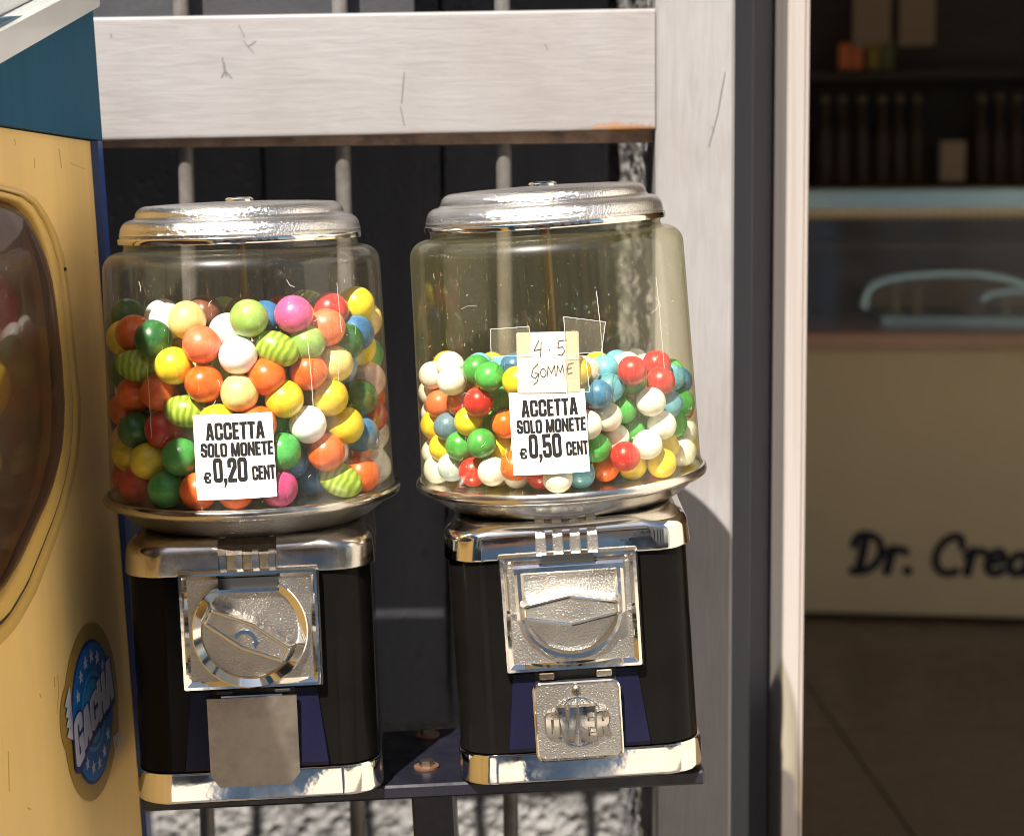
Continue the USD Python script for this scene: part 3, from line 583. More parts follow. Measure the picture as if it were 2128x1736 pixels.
# clear lid on top
LIPM = paint('milky_plastic', (.70, .68, .64), .25, var=.1, coat=.3)
q0, q1 = np.array((0.012, ytop(0.012))), np.array((-W, ytop(-W)))
dv = (q1 - q0) / np.linalg.norm(q1 - q0); nv = np.array([dv[1], -dv[0]]); nv = nv if nv[1] > 0 else -nv
lip = Polygon([q0, q1, q1 + nv * .017, q0 + nv * .017]).buffer(-.004).buffer(.004)
t = ext(lip, .02); t.apply_translation([0, 0, -.009]); obj('lid_lip', t, LIPM, km, smooth=40)
t = ext(lip.buffer(-.003), .39); t.apply_translation([0, 0, -.405]); obj('lid_tray', t, STICKER, km)
cv = Polygon([q0 + nv * .0172 + dv * .004, q1 + nv * .0172, q1 + nv * .13, q0 + nv * .055 + dv * .03, q0 + nv * .04 + dv * .006])
t = ext(cv, .41); t.apply_translation([0, 0, -.404]); obj('lid_cover', t, LID_PLASTIC, km)
ws = Polygon([q0 + nv * .0175 + dv * .02, q0 + nv * .0175 + dv * .5, q0 + nv * .05 + dv * .5, q0 + nv * .020 + dv * .02])
t = ext(ws, .38); t.apply_translation([0, 0, -.39]); obj('paper_insert', t, STICKER, km, label='white paper insert under the clear cover')
for su, sv in ((131, 560),):
    sx_, sy_ = onk(su - 4, sv); c_ = trimesh.creation.cylinder(radius=.0012, height=.0012, sections=16); c_.apply_translation([sx_, sy_, .0038]); obj('screw', c_, RUBBER, km)
def stain(pts, w, z=.0001):
    t = ext(strokes([[onk(u, v) for u, v in l] for l in pts], w, 'round'), .0002); t.apply_translation([0, 0, z]); return t
STAIN = paint('ochre_stain', (.70, .42, .10), .5)
obj('stain', stain([[(125, 310), (128, 330), (131, 350)], [(150, 340), (178, 351)], [(74, 330), (75, 350)], [(34, 292), (36, 302)]], .0006), STAIN, km)
obj('stain', stain([[(122, 1400), (124, 1440), (120, 1480)], [(115, 1405), (116, 1425)], [(20, 1560), (22, 1640)]], .0008), STAIN, km)
obj('stain', stain([[(60, 1676), (66, 1679)], [(85, 1440), (87, 1446)], [(200, 520), (201, 526)]], .0009), STAIN, km)
# emblem sticker
ec = np.array(onk(192, 1475)); ry = (onk(192, 1320)[1] - onk(192, 1632)[1]) / 2; rx = abs(onk(234, 1475)[0] - onk(149, 1475)[0]) / 2 * 1.04
E_GOLD = paint('emblem_gold', (.40, .24, .045), .35); E_BLUE = paint('emblem_blue', (.02, .16, .42), .3); E_NAVY = paint('emblem_navy', (.025, .03, .14), .3); E_CYAN = paint('emblem_light_blue', (.05, .33, .58), .3); E_SILVER = paint('emblem_silver', (.62, .60, .62), .3)
def em(shape, z, m_, par, name):
    s_ = affinity.translate(shape, ec[0], ec[1]); t = ext(s_, .0003); t.apply_translation([0, 0, z]); return obj(name, t, m_, par)
ell = lambda k, kx=1.0: affinity.scale(Point(0, 0).buffer(1, 32), rx * k * kx, ry * k)
gold = unary_union([ell(1.14, 1.08), affinity.translate(ell(.42), -rx * .95, ry * .18), affinity.translate(ell(.36), rx * .80, -ry * .45), affinity.translate(ell(.5), -rx * .5, -ry * .45)]).buffer(.004)
st = obj('emblem', (lambda t: (t.apply_translation([0, 0, .0004]), t)[1])(ext(affinity.translate(gold, *ec), .0003)), E_GOLD, km, label='oval blue emblem reading GACHA on a gold backing')
em(ell(1.0), .0008, E_NAVY, st, 'oval'); em(ell(.955), .0012, E_BLUE, st, 'oval'); em(ell(.56).difference(ell(.50)), .0016, E_CYAN, st, 'oval')
em(ell(.44), .0016, E_CYAN, st, 'oval')
def star(r): return Polygon([(r * (1 if i % 2 == 0 else .42) * math.sin(math.pi * i / 5), r * (1 if i % 2 == 0 else .42) * math.cos(math.pi * i / 5)) for i in range(10)])
for a in (150, 128, 106, 84, 62, 40, 210, 232, 254, 276, 298, 320):
    em(affinity.translate(star(rx * .10), rx * .77 * math.cos(math.radians(a)), ry * .77 * math.sin(math.radians(a))), .0016, E_SILVER, st, 'star')
g, wd = words('GACHA', 1, .03)
hts = []
x = 0
for i, c in enumerate('GACHA'):
    gg, w_ = glyph(c); k = [1.25, .95, .9, 1.05, 1.15][i]
    hts.append(affinity.translate(affinity.scale(gg, 1, k, origin=(0, .45)), x, 0)); x += w_ + .04
g = affinity.translate(unary_union(hts), -x / 2, -.45); g = affinity.scale(g, rx * 2.0 / x, ry * .52, origin=(0, 0)); g = affinity.skew(g, 0, 14, origin=(0, 0))
em(affinity.translate(g, .0012, -.002).buffer(.0034), .0020, E_NAVY, st, 'letter_shadow'); em(g.buffer(.0006), .0024, E_SILVER, st, 'lettering')  # dark outline printed behind the lettering
for a in range(4):
    b0 = np.array((-rx * 1.28, ry * (.42 - .14 * a))); em(Polygon([b0, b0 + (rx * .28, -.006), b0 + (rx * .26, .010 - .0)]), .0016, E_SILVER, st, 'ray')
for a in range(4):
    b0 = np.array((rx * (.85 + .10 * a), -ry * .62)); em(Polygon([b0, b0 + (.004, 0), b0 + (.003 + .002 * a, -.016)]), .0016, E_SILVER, st, 'ray')
# capsules inside the window
cap_cols = {'red': (.55, .05, .03), 'yellow': (.6, .45, .05), 'green': (.08, .28, .06), 'blue': (.05, .15, .4), 'pink': (.6, .15, .25)}
CAPM = {k: paint('capsule_' + k, c, .25, coat=.3) for k, c in cap_cols.items()}; CAPW = paint('capsule_clear_half', (.55, .5, .45), .2, coat=.4)
ORD = ['first', 'second', 'third', 'fourth', 'fifth', 'sixth']
hs = trimesh.creation.icosphere(3, .026)
def half(up):
    c = manifold3d.Manifold.sphere(.026, 32); q = c.trim_by_plane((0, 0, 1 if up else -1), .0004); return tri(q)
H1, H2 = half(True), half(False)
zc_ = ou.bounds[1] + .05; names_ = list(cap_cols); rows = ['bottom', 'second', 'third', 'fourth', 'fifth', 'sixth']
for row in range(5):
    for i in range(6):
        x = wm + (i - 2.5) * .054 + (.027 if row % 2 else 0); y = zc_ + row * .047 + .004 * math.sin(i * 3 + row)
        if not hole.buffer(-.030).contains(Point(x, y)): continue
        col = names_[(i * 2 + row * 3 + (row == 3)) % 5]
        Mx = np.eye(4); ang = trimesh.transformations.euler_matrix(*rng.uniform(-1.2, 1.2, 3)); Mx[:3, 3] = (x, y, -.040); Mx = KM @ Mx @ ang
        t = thing('toy_capsule', f'{col} toy capsule behind the rounded window, {rows[row]} row, {ORD[i]} from the near end', 'capsule', Mx, group='toy capsules in the capsule machine')
        obj('top_half', H1, CAPM[col], t, smooth=True); obj('bottom_half', H2, CAPW, t, smooth=True)

Z0 = .0155                                               # the machines' feet in their own frame
# added cabinet outside the frame, placed only to shade the left machine
cab = thing('snack_cabinet', 'added tall blue grey cabinet out of frame, shading the left gumball machine', 'cabinet', (-.62, .75, 0))
obj('body', rbox(-.28, .28, -.20, .22, .06, 1.57, .012), BLUEP, cab, smooth=40); obj('door', rbox(-.25, .25, -.232, -.2005, .30, 1.53, .008), BLUE2, cab); obj('pane', rbox(-.20, .12, -.236, -.2325, .62, 1.5, .003), DARKGLASS, cab)
obj('coin_box', rbox(.15, .23, -.25, -.2325, .8, 1.2, .004), STEEL, cab)
for sx in (-1, 1): obj('foot', rbox(sx * .22 - .03, sx * .22 + .03, -.16, .18, .001, .0595, .004), BLACK_STEEL, cab)

# ------------------------------------------------------------------ stand
def rot(rx_, ry_, rz_):
    return trimesh.transformations.euler_matrix(math.radians(rx_), math.radians(ry_), math.radians(rz_), 'sxyz')
MR = rot(.254, -3.356, -.633); MR[:3, 3] = EYE + (.0450, 1.2580, -.4082)
ML = rot(-.517, -1.236, 3.796); ML[:3, 3] = EYE + (-.1701, 1.2469, -.4169)
sc_ = (MR[:3, 3] + ML[:3, 3]) / 2; tilt = math.degrees(math.atan2(MR[2, 3] - ML[2, 3], MR[0, 3] - ML[0, 3]))
SM = rot(0, -tilt, 0); SM[:3, 3] = sc_ + np.array([0, .0, Z0 - .0024])
SM[1, 3] = 1.193
stand = thing('machine_stand', 'black steel stand with a narrow shelf carrying the two gumball machines', 'stand', SM)
xr = (at(1462, 1600, 1.2)[0] - SM[0, 3]); xl = (at(296, 1670, 1.2)[0] - SM[0, 3])
obj('shelf', rbox(xl, xr, .0, .124, -.0095, 0, .0015), BLACK_STEEL, stand)
pc = (at(897, 1690, 1.243)[0] - SM[0, 3])
leg = rbox(pc - .0150, pc + .0150, .05, .08, -(SM[2, 3]) + .0145, -.0098, .002); obj('post', leg, BLACK_STEEL, stand)
obj('base_plate', rbox(pc - .15, pc + .15, -.1, .08, -(SM[2, 3]) + .006, -(SM[2, 3]) + .014, .002), BLACK_STEEL, stand)
RUSTY = paint('rusty_bolt', (.15, .075, .045), .6, .3, var=.4, vscale=200)
def shelf_pt(u, v):
    Mi = np.linalg.inv(SM); o = (Mi @ np.r_[EYE, 1])[:3]; d = Mi[:3, :3] @ ray(u, v); return o + d * (-o[2] / d[2])
for u, v in ((886, 1594), (888, 1528)):
    b = shelf_pt(u, v); b[1] = min(b[1], .11)
    bo = obj('bolt', cyl((b[0], b[1], .0018), (b[0], b[1], .0058), .0050, 6), STEEL, stand); obj('washer', cyl((b[0], b[1], .0002), (b[0], b[1], .0018), .0085, 24), RUSTY, bo)

# ------------------------------------------------------------------ gumball machines
ZL, ZK, ZS, ZBT, ZBD, ZPB, ZPT, RL, RS, HW, PW = .3729, .4012, .2076, .1645, .0365, .0909, .1683, .0800, .0984, .0795, .0445
RB0, RB1, ZG0, ZG1 = .0945, .0912, .2085, .3560            # globe wall radius at the bottom and below the shoulder
def RG(z): return RB0 + (RB1 - RB0) * (z - ZG0) / (ZG1 - ZG0)
def local_ray(M, u, v):
    Mi = np.linalg.inv(M); return (Mi @ np.r_[EYE, 1])[:3], Mi[:3, :3] @ ray(u, v)
def on_cyl(M, u, v, inset=0.0):
    """Point where the ray meets the globe wall moved inwards."""
    o, d = local_ray(M, u, v); R = .093 - inset
    for _ in range(3):
        a, b, c = d[0] ** 2 + d[1] ** 2, o[0] * d[0] + o[1] * d[1], o[0] ** 2 + o[1] ** 2 - R * R
        disc = b * b - a * c
        k = (-b - math.sqrt(max(disc, 0))) / a; P = o + d * k; R = RG(P[2]) - inset
    return P
def wrap(shape, th0, z0, lift, thick, tilt=0.0, step=.003):
    """Bends a flat shape (x along the wall, y up) onto the globe."""
    out = []
    minx, miny, maxx, maxy = shape.bounds
    x = math.floor(minx / step) * step
    while x < maxx:
        c = shape.intersection(sbox(x, miny - 1, x + step, maxy + 1)); x += step
        if not c.is_empty:
            ps = polys(c)
            if ps: out.append(ext(unary_union(ps), thick))
    t = trimesh.util.concatenate(out); v = t.vertices.copy(); ct_, s_ = math.cos(tilt), math.sin(tilt)
    X, Z = v[:, 0] * ct_ - v[:, 1] * s_, v[:, 0] * s_ + v[:, 1] * ct_
    R = RG(Z + z0) + lift + v[:, 2]; th = th0 + X / .093
    t.vertices = np.c_[R * np.sin(th), -R * np.cos(th), Z + z0]; return t
def hexpts(L, w, e):      # elongated hexagon with blunt ends
    return [(-L, -e), (0, -w), (L, -e), (L, e), (0, w), (-L, e)]
def machine(M, which):
    R_ = which == 'R'
    lab = ('right gumball machine priced 0,50, with OVER on its flap' if R_ else 'left gumball machine priced 0,20, with a plain steel flap')
    t = thing('gumball_machine', lab, 'gumball machine', M, group='gumball machines on the stand')
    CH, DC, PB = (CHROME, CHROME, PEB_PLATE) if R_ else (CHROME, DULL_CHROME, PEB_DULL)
    # base band, body
    obj('base_band', sq_loft([(Z0, HW - .001, .026), (Z0 + .0012, HW + .0006, .027), (Z0 + .003, HW + .001, .027), (ZBD - .002, HW + .0006, .027), (ZBD - .0006, HW, .0265), (ZBD, HW - .0012, .026)]), CH, t, smooth=35)
    obj('body', sq_loft([(ZBD + .0004, HW - .0012, .026), (ZBT - .0006, HW - .0016, .026)]), BLACK, t, smooth=35)
    # chute housing: a wedge that leans out towards the base
    yb = -(HW - .0012)
    w0, w1 = .040, .0475
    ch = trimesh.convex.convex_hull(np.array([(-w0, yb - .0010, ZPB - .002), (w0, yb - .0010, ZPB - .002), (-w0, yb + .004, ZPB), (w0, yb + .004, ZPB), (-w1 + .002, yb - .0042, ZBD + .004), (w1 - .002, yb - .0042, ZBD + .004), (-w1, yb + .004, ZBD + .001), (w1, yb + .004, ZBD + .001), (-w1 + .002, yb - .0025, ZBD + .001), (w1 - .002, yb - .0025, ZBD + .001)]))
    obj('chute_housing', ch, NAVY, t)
    # top cap with ribs
    sec = [(ZBT, HW + .0006, .027), (ZBT + .001, HW + .001, .027), (ZBT + .0130, HW + .0002, .027)]
    for i in range(1, 9):
        a = math.pi / 2 * i / 8; sec.append((ZBT + .0130 + .0098 * math.sin(a), HW - .011 * (1 - math.cos(a)), .027 + .012 * (1 - math.cos(a))))
    sec.append((ZBT + .0236, HW - .021, .045))
    cap_ = obj('top_cap', sq_loft(sec), DC, t, smooth=35)
    if R_:
        for x in (-.0165, -.0055, .0055, .0165):
            rb = trimesh.convex.convex_hull(np.array([(x + sx * w, yy_, zz_) for sx in (-1, 1) for w, yy_, zz_ in ((.0042, -HW + .001, ZBT + .003), (.0042, -HW + .014, ZBT + .0225), (.0030, -HW - .0030, ZBT + .003), (.0030, -HW - .0028, ZBT + .0135), (.0030, -HW + .007, ZBT + .0233), (.0030, -HW + .012, ZBT + .0240))]))
            obj('rib', rb, PB, cap_)
    else:
        rg_ = trimesh.convex.convex_hull(np.array([(sx * .0185, yy_, zz_) for sx in (-1, 1) for yy_, zz_ in ((-HW + .004, ZBT + .003), (-HW - .0012, ZBT + .003), (-HW - .0010, ZBT + .0125), (-HW + .0012, ZBT + .0185), (-HW + .006, ZBT + .0222), (-HW + .012, ZBT + .0200))]))
        obj('rib_ground', rg_, RIB_DARK, cap_)
        for x in (-.0155, -.0052, .0052, .0155):
            rb = trimesh.convex.convex_hull(np.array([(x + sx * w, yy_, zz_) for sx in (-1, 1) for w, yy_, zz_ in ((.0030, -HW + .001, ZBT + .003), (.0030, -HW + .014, ZBT + .0225), (.0020, -HW - .0026, ZBT + .003), (.0020, -HW - .0024, ZBT + .0130), (.0020, -HW + .008, ZBT + .0233))]))
            obj('rib', rb, DC, cap_)
    # saucer
    pr = [(.058, .1850), (.066, .1852), (.073, .1868), (.079, .1898), (.0845, .1938), (.0895, .1978), (.0935, .2002), (.0965, .2012), (RS - .0006, .2022), (RS, .2040), (RS - .0002, .2062), (RS - .0012, .2078), (RS - .0026, .2080), (.0950, .2066), (.0935, .2060), (.03, .2058), (0, .2058)]
    obj('saucer', lathe(pr), SATIN if R_ else PEB_DULL, t, smooth=40)
    if not R_:
        obj('saucer_rim', lathe([(RS + .0003, .2030), (RS + .0009, .2048), (RS + .0006, .2070), (RS - .0010, .2085), (RS - .0026, .2083), (RS - .0026, .2080)]), DULL_CHROME, t, smooth=True)
    obj('neck', lathe([(0, .1860), (.059, .1860), (.059, .1885), (0, .1885)], 64), BLACK, t, smooth=40)
    # globe
    gp = [(.0952, .2070), (RB0 + .0004, ZG0 + .002), (RB0, ZG0 + .004)] + [(RG(z), z) for z in np.linspace(ZG0 + .01, ZG1, 8)]
    for i in range(1, 11):
        a = math.pi / 2 * i / 10; gp.append((RB1 - .0115 * (1 - math.cos(a)), ZG1 + .0118 * math.sin(a)))
    gp += [(.0775, ZG1 + .0124), (.0768, ZG1 + .0140), (.0768, ZL + .002)]
    glb = obj('globe', lathe(gp, 128), GLOBE_R if R_ else GLOBE_L, t, smooth=True, label='yellowed clear plastic globe' if R_ else 'clear plastic globe')
    rs = np.random.default_rng(11 if R_ else 12); L1 = []
    for k in range(38):
        a0, zz_ = rs.uniform(-1.25, 1.25), rs.uniform(ZG0 + .012, ZG1 - .004); ln = rs.exponential(.003) + .0006; an = rs.choice([1.57, 1.45, .5, .35, rs.uniform(0, 3.1)]); bn = rs.uniform(-.4, .4)
        L1.append(LineString([(a0 * .093, zz_), (a0 * .093 + math.cos(an) * ln * .5, zz_ + math.sin(an) * ln * .5), (a0 * .093 + math.cos(an + bn) * ln, zz_ + math.sin(an + bn) * ln)]).buffer(rs.uniform(.00005, .00013), cap_style='flat'))
    for k in range(110):
        L1.append(Point(rs.uniform(-1.25, 1.25) * .093, rs.uniform(ZG0 + .01, ZG1)).buffer(rs.uniform(.0001, .00028), 2))
    for k in range(3 if not R_ else 2):
        a0 = rs.uniform(-.7, .9) * .093; z1_ = rs.uniform(ZG1 - .06, ZG1 - .01); L1.append(LineString([(a0, z1_), (a0 + .001, z1_ - .02), (a0 + .0015, z1_ - rs.uniform(.03, .06))]).buffer(.00016, cap_style='flat'))
    obj('scratches', wrap(unary_union(L1), 0, 0, .0002, .00008), SCRATCH, glb, kind='stuff')
    obj('centre_rod', cyl((0, 0, .206), (0, 0, ZL + .004), .0032, 16), paint('rod_' + which, (.16, .10, .05), .4, .7), t, smooth=40)
    # lid
    lp = [(.074, ZL + .001), (RL - .001, ZL), (RL, ZL + .001), (RL, ZL + .0034), (RL - .0009, ZL + .0040), (RL - .0009, ZL + .0052), (RL - .0006, ZL + .0060)]
    for i in range(0, 9):
        a = math.pi / 2 * i / 8; lp.append((RL - .0012 - .0080 * (1 - math.cos(a)), ZL + .0068 + .0088 * math.sin(a)))
    lp += [(.0698, ZL + .0160), (.0692, ZL + .0168)]
    for i in range(0, 9):
        a = math.pi / 2 * i / 8; lp.append((.0685 - .0085 * (1 - math.cos(a)), ZL + .0172 + .0072 * math.sin(a)))
    lp += [(.045, ZL + .0252), (.02, ZL + .0259), (0, ZL + .0260)]
    li = obj('lid', lathe(lp), PEB_LID, t, smooth=40)
    obj('knob', lathe([(0, ZL + .0255), (.0098, ZL + .0255), (.0096, ZL + .0272), (.0080, ZL + .0284), (0, ZL + .0286)], 32), CHROME, li, smooth=40)
    obj('lid_band', lathe([(RL + .0003, ZL + .0002), (RL + .0005, ZL + .0012), (RL + .0005, ZL + .0030), (RL + .0001, ZL + .0038)], 96), CHROME, li, smooth=True)
    # coin mechanism
    zc = (ZPB + ZPT) / 2; hh = (ZPT - ZPB) / 2; y0 = -HW - .0012
    pl = front(affinity.translate(rrect(PW, hh, .0012, 3), 0, zc), y0 + .006, .0085)
    cp = obj('coin_plate', pl, PB, t)
    yp = y0 - .0025                                        # the plate's face
    bord = [(-PW + .0026, zc - hh + .0026), (-PW + .0026, zc + hh - .0026), (PW - .0026, zc + hh - .0026), (PW - .0026, zc - hh + .0026)]
    def seg(a, b, pr_):
        s_ = sweep([a, b], pr_); s_.apply_translation([0, yp + .0002, 0]); return s_
    prb = [(-.0026, 0), (-.0026, .0014), (-.0016, .0034), (.0004, .0034), (.0022, .0012), (.0022, 0)]
    fr = ext(rrect(PW, hh, .0015, 3).difference(rrect(PW - .0052, hh - .0052, .0008, 3)), .0012)
    outer, inner_ = ring_of(PW, .0012, 2, hh), ring_of(PW - .0058, .0006, 2, hh - .0058)
    r1, r2 = ring_of(PW - .0012, .0012, 2, hh - .0012), ring_of(PW - .0030, .0010, 2, hh - .0030)
    bz_ = loft([np.c_[outer, np.full(len(outer), 0)], np.c_[outer, np.full(len(outer), .0012)], np.c_[r1, np.full(len(outer), .0034)], np.c_[r2, np.full(len(outer), .0034)], np.c_[inner_, np.full(len(outer), .0004)], np.c_[inner_, np.full(len(outer), 0)]], cap=False)
    bz_.apply_transform(STAND); bz_.apply_translation([0, yp + .0003, zc])
    obj('border', bz_, CHROME, cp, smooth=25)
    slot_w = .0165 if R_ else .0185
    zs1 = zc + hh
    if R_:
        obj('coin_slot', front(sbox(-slot_w, zs1 - .0062, slot_w, zs1 - .0010), yp - .0008, .0030), DARK_HOLE, cp)
        obj('slot_lip', front(Polygon([(-slot_w - .002, zs1 - .0063), (slot_w + .002, zs1 - .0063), (slot_w, zs1 - .0088), (-slot_w, zs1 - .0088)]), yp - .0002, .0050), CHROME, cp)
        # flat-topped ring
        hwid, ztop, zmid = .0318, zc + .0290, zc + .0020
        path = [(-hwid, ztop)] + [(-hwid, z) for z in np.linspace(ztop - .004, zmid + .001, 5)] + arc(0, zmid, hwid, .0303, 180, 360, 36)[0:] + [(hwid, z) for z in np.linspace(zmid + .001, ztop - .004, 5)] + [(hwid, ztop)]
        prr = [(-.0030, 0), (-.0030, .0030), (-.0012, .0052), (.0010, .0052), (.0030, .0028), (.0030, 0)]
        s1 = sweep(path, prr); s1.apply_translation([0, yp + .0002, 0])
        s2 = sweep([(-hwid - .003, ztop), (hwid + .003, ztop)], [(-.0034, 0), (-.0034, .0040), (-.0015, .0056), (.0015, .0056), (.0030, .0030), (.0030, 0)]); s2.apply_translation([0, yp + .0001, 0])
        obj('ring', [s1, s2], CHROME, cp, smooth=25)
        disc = Polygon(arc(0, zmid, hwid - .003, .0273, 180, 360, 36) + [(hwid - .003, ztop - .003), (-hwid + .003, ztop - .003)])
        obj('dial', front(disc, yp + .0002, .0012), PB, cp)
        for sx in (-1, 1):
            a, b = sx * (PW - .0065), sx * (hwid + .0046); x0_, x1_ = min(a, b), max(a, b)
            obj('side_inset', front(sbox(x0_, zc + .0015, x1_, zc + hh - .0085), yp + .0001, .0010).copy(), PB, cp)
            obj('cross_rib', front(sbox(x0_ - .0005, zc - .0012, x1_ + .0005, zc + .0006), yp + .0001, .0022), CHROME, cp)
        kz, ang, L = zc + .0035, 0.0, .0315
        kx = 0.0
    else:
        obj('coin_slot', front(sbox(-slot_w, zs1 - .0118, slot_w, zs1 - .0052), yp - .0002, .0022), DARK_HOLE, cp)
        obj('slot_lip', front(sbox(-slot_w - .001, zs1 - .0140, slot_w + .001, zs1 - .0118), yp - .0002, .0044), CHROME, cp)
        path = arc(0, zc - .0008, .0332, .0332, 90 + 33, 360 + 90 - 33, 60)
        prr = [(-.0028, 0), (-.0030, .0020), (-.0022, .0030), (.0026, .0052), (.0034, .0046), (.0034, 0)]
        s1 = sweep(path, prr); s1.apply_translation([0, yp + .0002, 0]); obj('ring', s1, CHROME, cp, smooth=25)
        obj('dial', front(Point(0, zc - .0008).buffer(.0304, 24).intersection(sbox(-1, 0, 1, zs1 - .0142)), yp + .0002, .0012), PB, cp)
        kz, ang, L, kx = zc - .0012, -29.0, .0292, -.0012
    # handle
    EE, WK = (.0042, .0102) if R_ else (.0052, .0092)
    yk = yp - .0009
    def hexring(L_, w, e, hgt):
        p = affinity.rotate(Polygon(hexpts(L_, w, e)).buffer(.0022, quad_segs=4).buffer(-.0008), ang, origin=(0, 0)); return np.array([(kx + x, yk - hgt, kz + z) for x, z in p.exterior.coords])
    hull = trimesh.convex.convex_hull(np.vstack([hexring(L, WK, EE, 0), hexring(L - .0006, WK - .0008, EE - .0006, .0095), hexring(L - .0018, WK - .0018, EE - .0015, .0125)]))
    hd = obj('handle', hull, PB if R_ else DULL_CHROME, cp, smooth=30)
    hp = [(kx + x, kz + z) for x, z in affinity.rotate(Polygon(hexpts(L - .0036, WK - .0026, EE - .0020)).buffer(.0016, quad_segs=4), ang, origin=(0, 0)).exterior.coords][:-1]
    rm = sweep(hp, [(-.0010, 0), (-.0009, .0010), (0, .0014), (.0009, .0010), (.0010, 0)], closed=True); rm.apply_translation([0, yk - .0124, 0]); obj('handle_rim', rm, CHROME, hd, smooth=40)
    if R_:
        ins = Polygon(hp).buffer(-.0012); obj('handle_face', front(ins, yk - .0124, .0004), PB, hd)
    if not R_:
        ins = Polygon(hp).buffer(-.0012); obj('handle_face', front(ins, yk - .0124, .0004), PB, hd)
        ar = affinity.translate(affinity.rotate(unary_union([LineString(arc(0, -.004, .0066, .0066, 25, 165, 14)).buffer(.0012), Polygon([(.0045, -.0025), (.0086, -.0010), (.0072, -.0062)])]), ang + 8, origin=(0, 0)), kx, kz)
        obj('arrow_mark', front(ar, yk - .0127, .0009), CHROME, hd, smooth=30)
    # flap
    yf = yb - .0058
    if R_:
        zf1, zf0, fw = .0845, .0325, .0280
        fl = obj('chute_flap', front(affinity.translate(rrect(fw, (zf1 - zf0) / 2, .0055, 6), 0, (zf0 + zf1) / 2), yf, .0034), PEB_PLATE, t)
        zm = (zf0 + zf1) / 2; hf = (zf1 - zf0) / 2
        o_, i_ = ring_of(fw + .0002, .0055, 6, hf + .0002), ring_of(fw - .0016, .0042, 6, hf - .0016); mi = ring_of(fw - .0007, .0050, 6, hf - .0007)
        rimm = loft([np.c_[o_, np.full(len(o_), -.0005)], np.c_[o_, np.full(len(o_), .0006)], np.c_[mi, np.full(len(o_), .0013)], np.c_[i_, np.full(len(o_), .0002)]], cap=False); rimm.apply_transform(STAND); rimm.apply_translation([0, yf - .0034, zm]); obj('flap_rim', rimm, CHROME, fl, smooth=30)
        ys = yf - .0034
        sc2 = obj('screw', moved(lathe([(0, 0), (.0031, 0), (.0030, .0009), (.0018, .0016), (0, .0017)], 24), [0, 0, 0]).apply_transform(np.array([[1, 0, 0, 0], [0, 0, -1, ys - .0001], [0, 1, 0, zf1 - .0062], [0, 0, 0, 1.0]])), STEEL, fl, smooth=40)
        obj('screw_slot', front(affinity.translate(unary_union([sbox(-.0016, -.0004, .0016, .0004), sbox(-.0004, -.0016, .0004, .0016)]), 0, zf1 - .0062), ys - .0014, .0006), DARK_HOLE, fl)
        zg = zm - .0008; rg_ = .0163
        ln = [arc(0, zg, rg_, rg_, 0, 360, 48), arc(0, zg, rg_ * .38, rg_, 0, 360, 40), arc(0, zg, rg_ * .74, rg_, 0, 360, 40), arc(0, zg + rg_ * 1.5, rg_ * 1.4, rg_ * 1.05, 235, 305), arc(0, zg - rg_ * 1.5, rg_ * 1.4, rg_ * 1.05, 55, 125), [(0, zg - rg_), (0, zg + rg_)]]
        obj('globe_lines', front(strokes(ln, .0005, 'flat'), ys + .0001, .0005), CHROME, fl)
        lets = []
        for c, x0_, w_, h_, zo, sk in (('O', -.0205, .0078, .0150, -.0012, 0), ('V', -.0125, .0118, .0230, -.001, 0), ('E', .0012, .0098, .0230, -.001, 0), ('R', .0122, .0074, .0160, -.0012, 0)):
            g_, gw = glyph(c); g_ = affinity.scale(g_, w_ / gw, h_, origin=(0, 0)); lets.append(affinity.translate(g_, x0_, zg + zo - h_ / 2))
        obj('letter_ground', front(unary_union(lets).buffer(.0012), ys + .0001, .0007), STEEL, fl)
        for L_ in lets:
            lt = front(L_.buffer(.0003), ys + .0001, .0022); lt = lt.subdivide_to_size(.0022); v = lt.vertices.copy(); fr_ = v[:, 1] < ys - .0015
            v[fr_, 1] -= .0026 * (1 - (v[fr_, 0] / .023) ** 2 - ((v[fr_, 2] - zg) / .016) ** 2 * .7); lt = trimesh.Trimesh(v, lt.faces); obj('letter', lt, LETTER, fl, smooth=45)
    else:
        zf1, zf0, fw = .0868, .0285, .0284
        c_ = .0075
        q = Polygon([(-fw, zf1), (-fw, zf0 + c_), (-fw + c_ * .8, zf0), (fw - c_ * .8, zf0), (fw, zf0 + c_), (fw, zf1)])
        fl = obj('chute_flap', front(affinity.translate(q, -.0012, -.001), yf + .0006, .0022), STEEL, t, label='plain worn steel flap with clipped corners')
        obj('flap_edge', front(affinity.translate(sbox(-fw + .009, zf1 + .0002, fw - .009, zf1 + .0012), -.0012, -.001), yf + .0006, .0014), CHROME, fl)
    for sx in (-1, 1):
        obj('hinge_tab', rbox(sx * .0185 - .005, sx * .0185 + .005, yf - .0012, yb - .0005, zf1 + .0012, ZPB - .0006, .0006), STEEL if R_ else DARK_HOLE, t)
    obj('chute_gap', front(sbox(-.026, zf1 - .004, .026, ZPB - .0006), yb - .0012, .0006), DARK_HOLE, t)
    # stickers
    quad = [(1060, 815), (1216, 807), (1223, 978), (1065, 987)] if R_ else [(401, 862), (564, 855), (576, 1030), (411, 1038)]
    Q = np.array([on_cyl(M, u, v) for u, v in quad]); th = np.arctan2(Q[:, 0], -Q[:, 1]); zq = Q[:, 2]
    xs = th * .093; wd = ((xs[1] - xs[0]) + (xs[2] - xs[3])) / 2; ht = ((zq[0] - zq[3]) + (zq[1] - zq[2])) / 2
    tl = math.atan2((zq[1] - zq[0]) + (zq[2] - zq[3]), (xs[1] - xs[0]) + (xs[2] - xs[3]))
    th0, z0 = th.mean(), zq.mean()
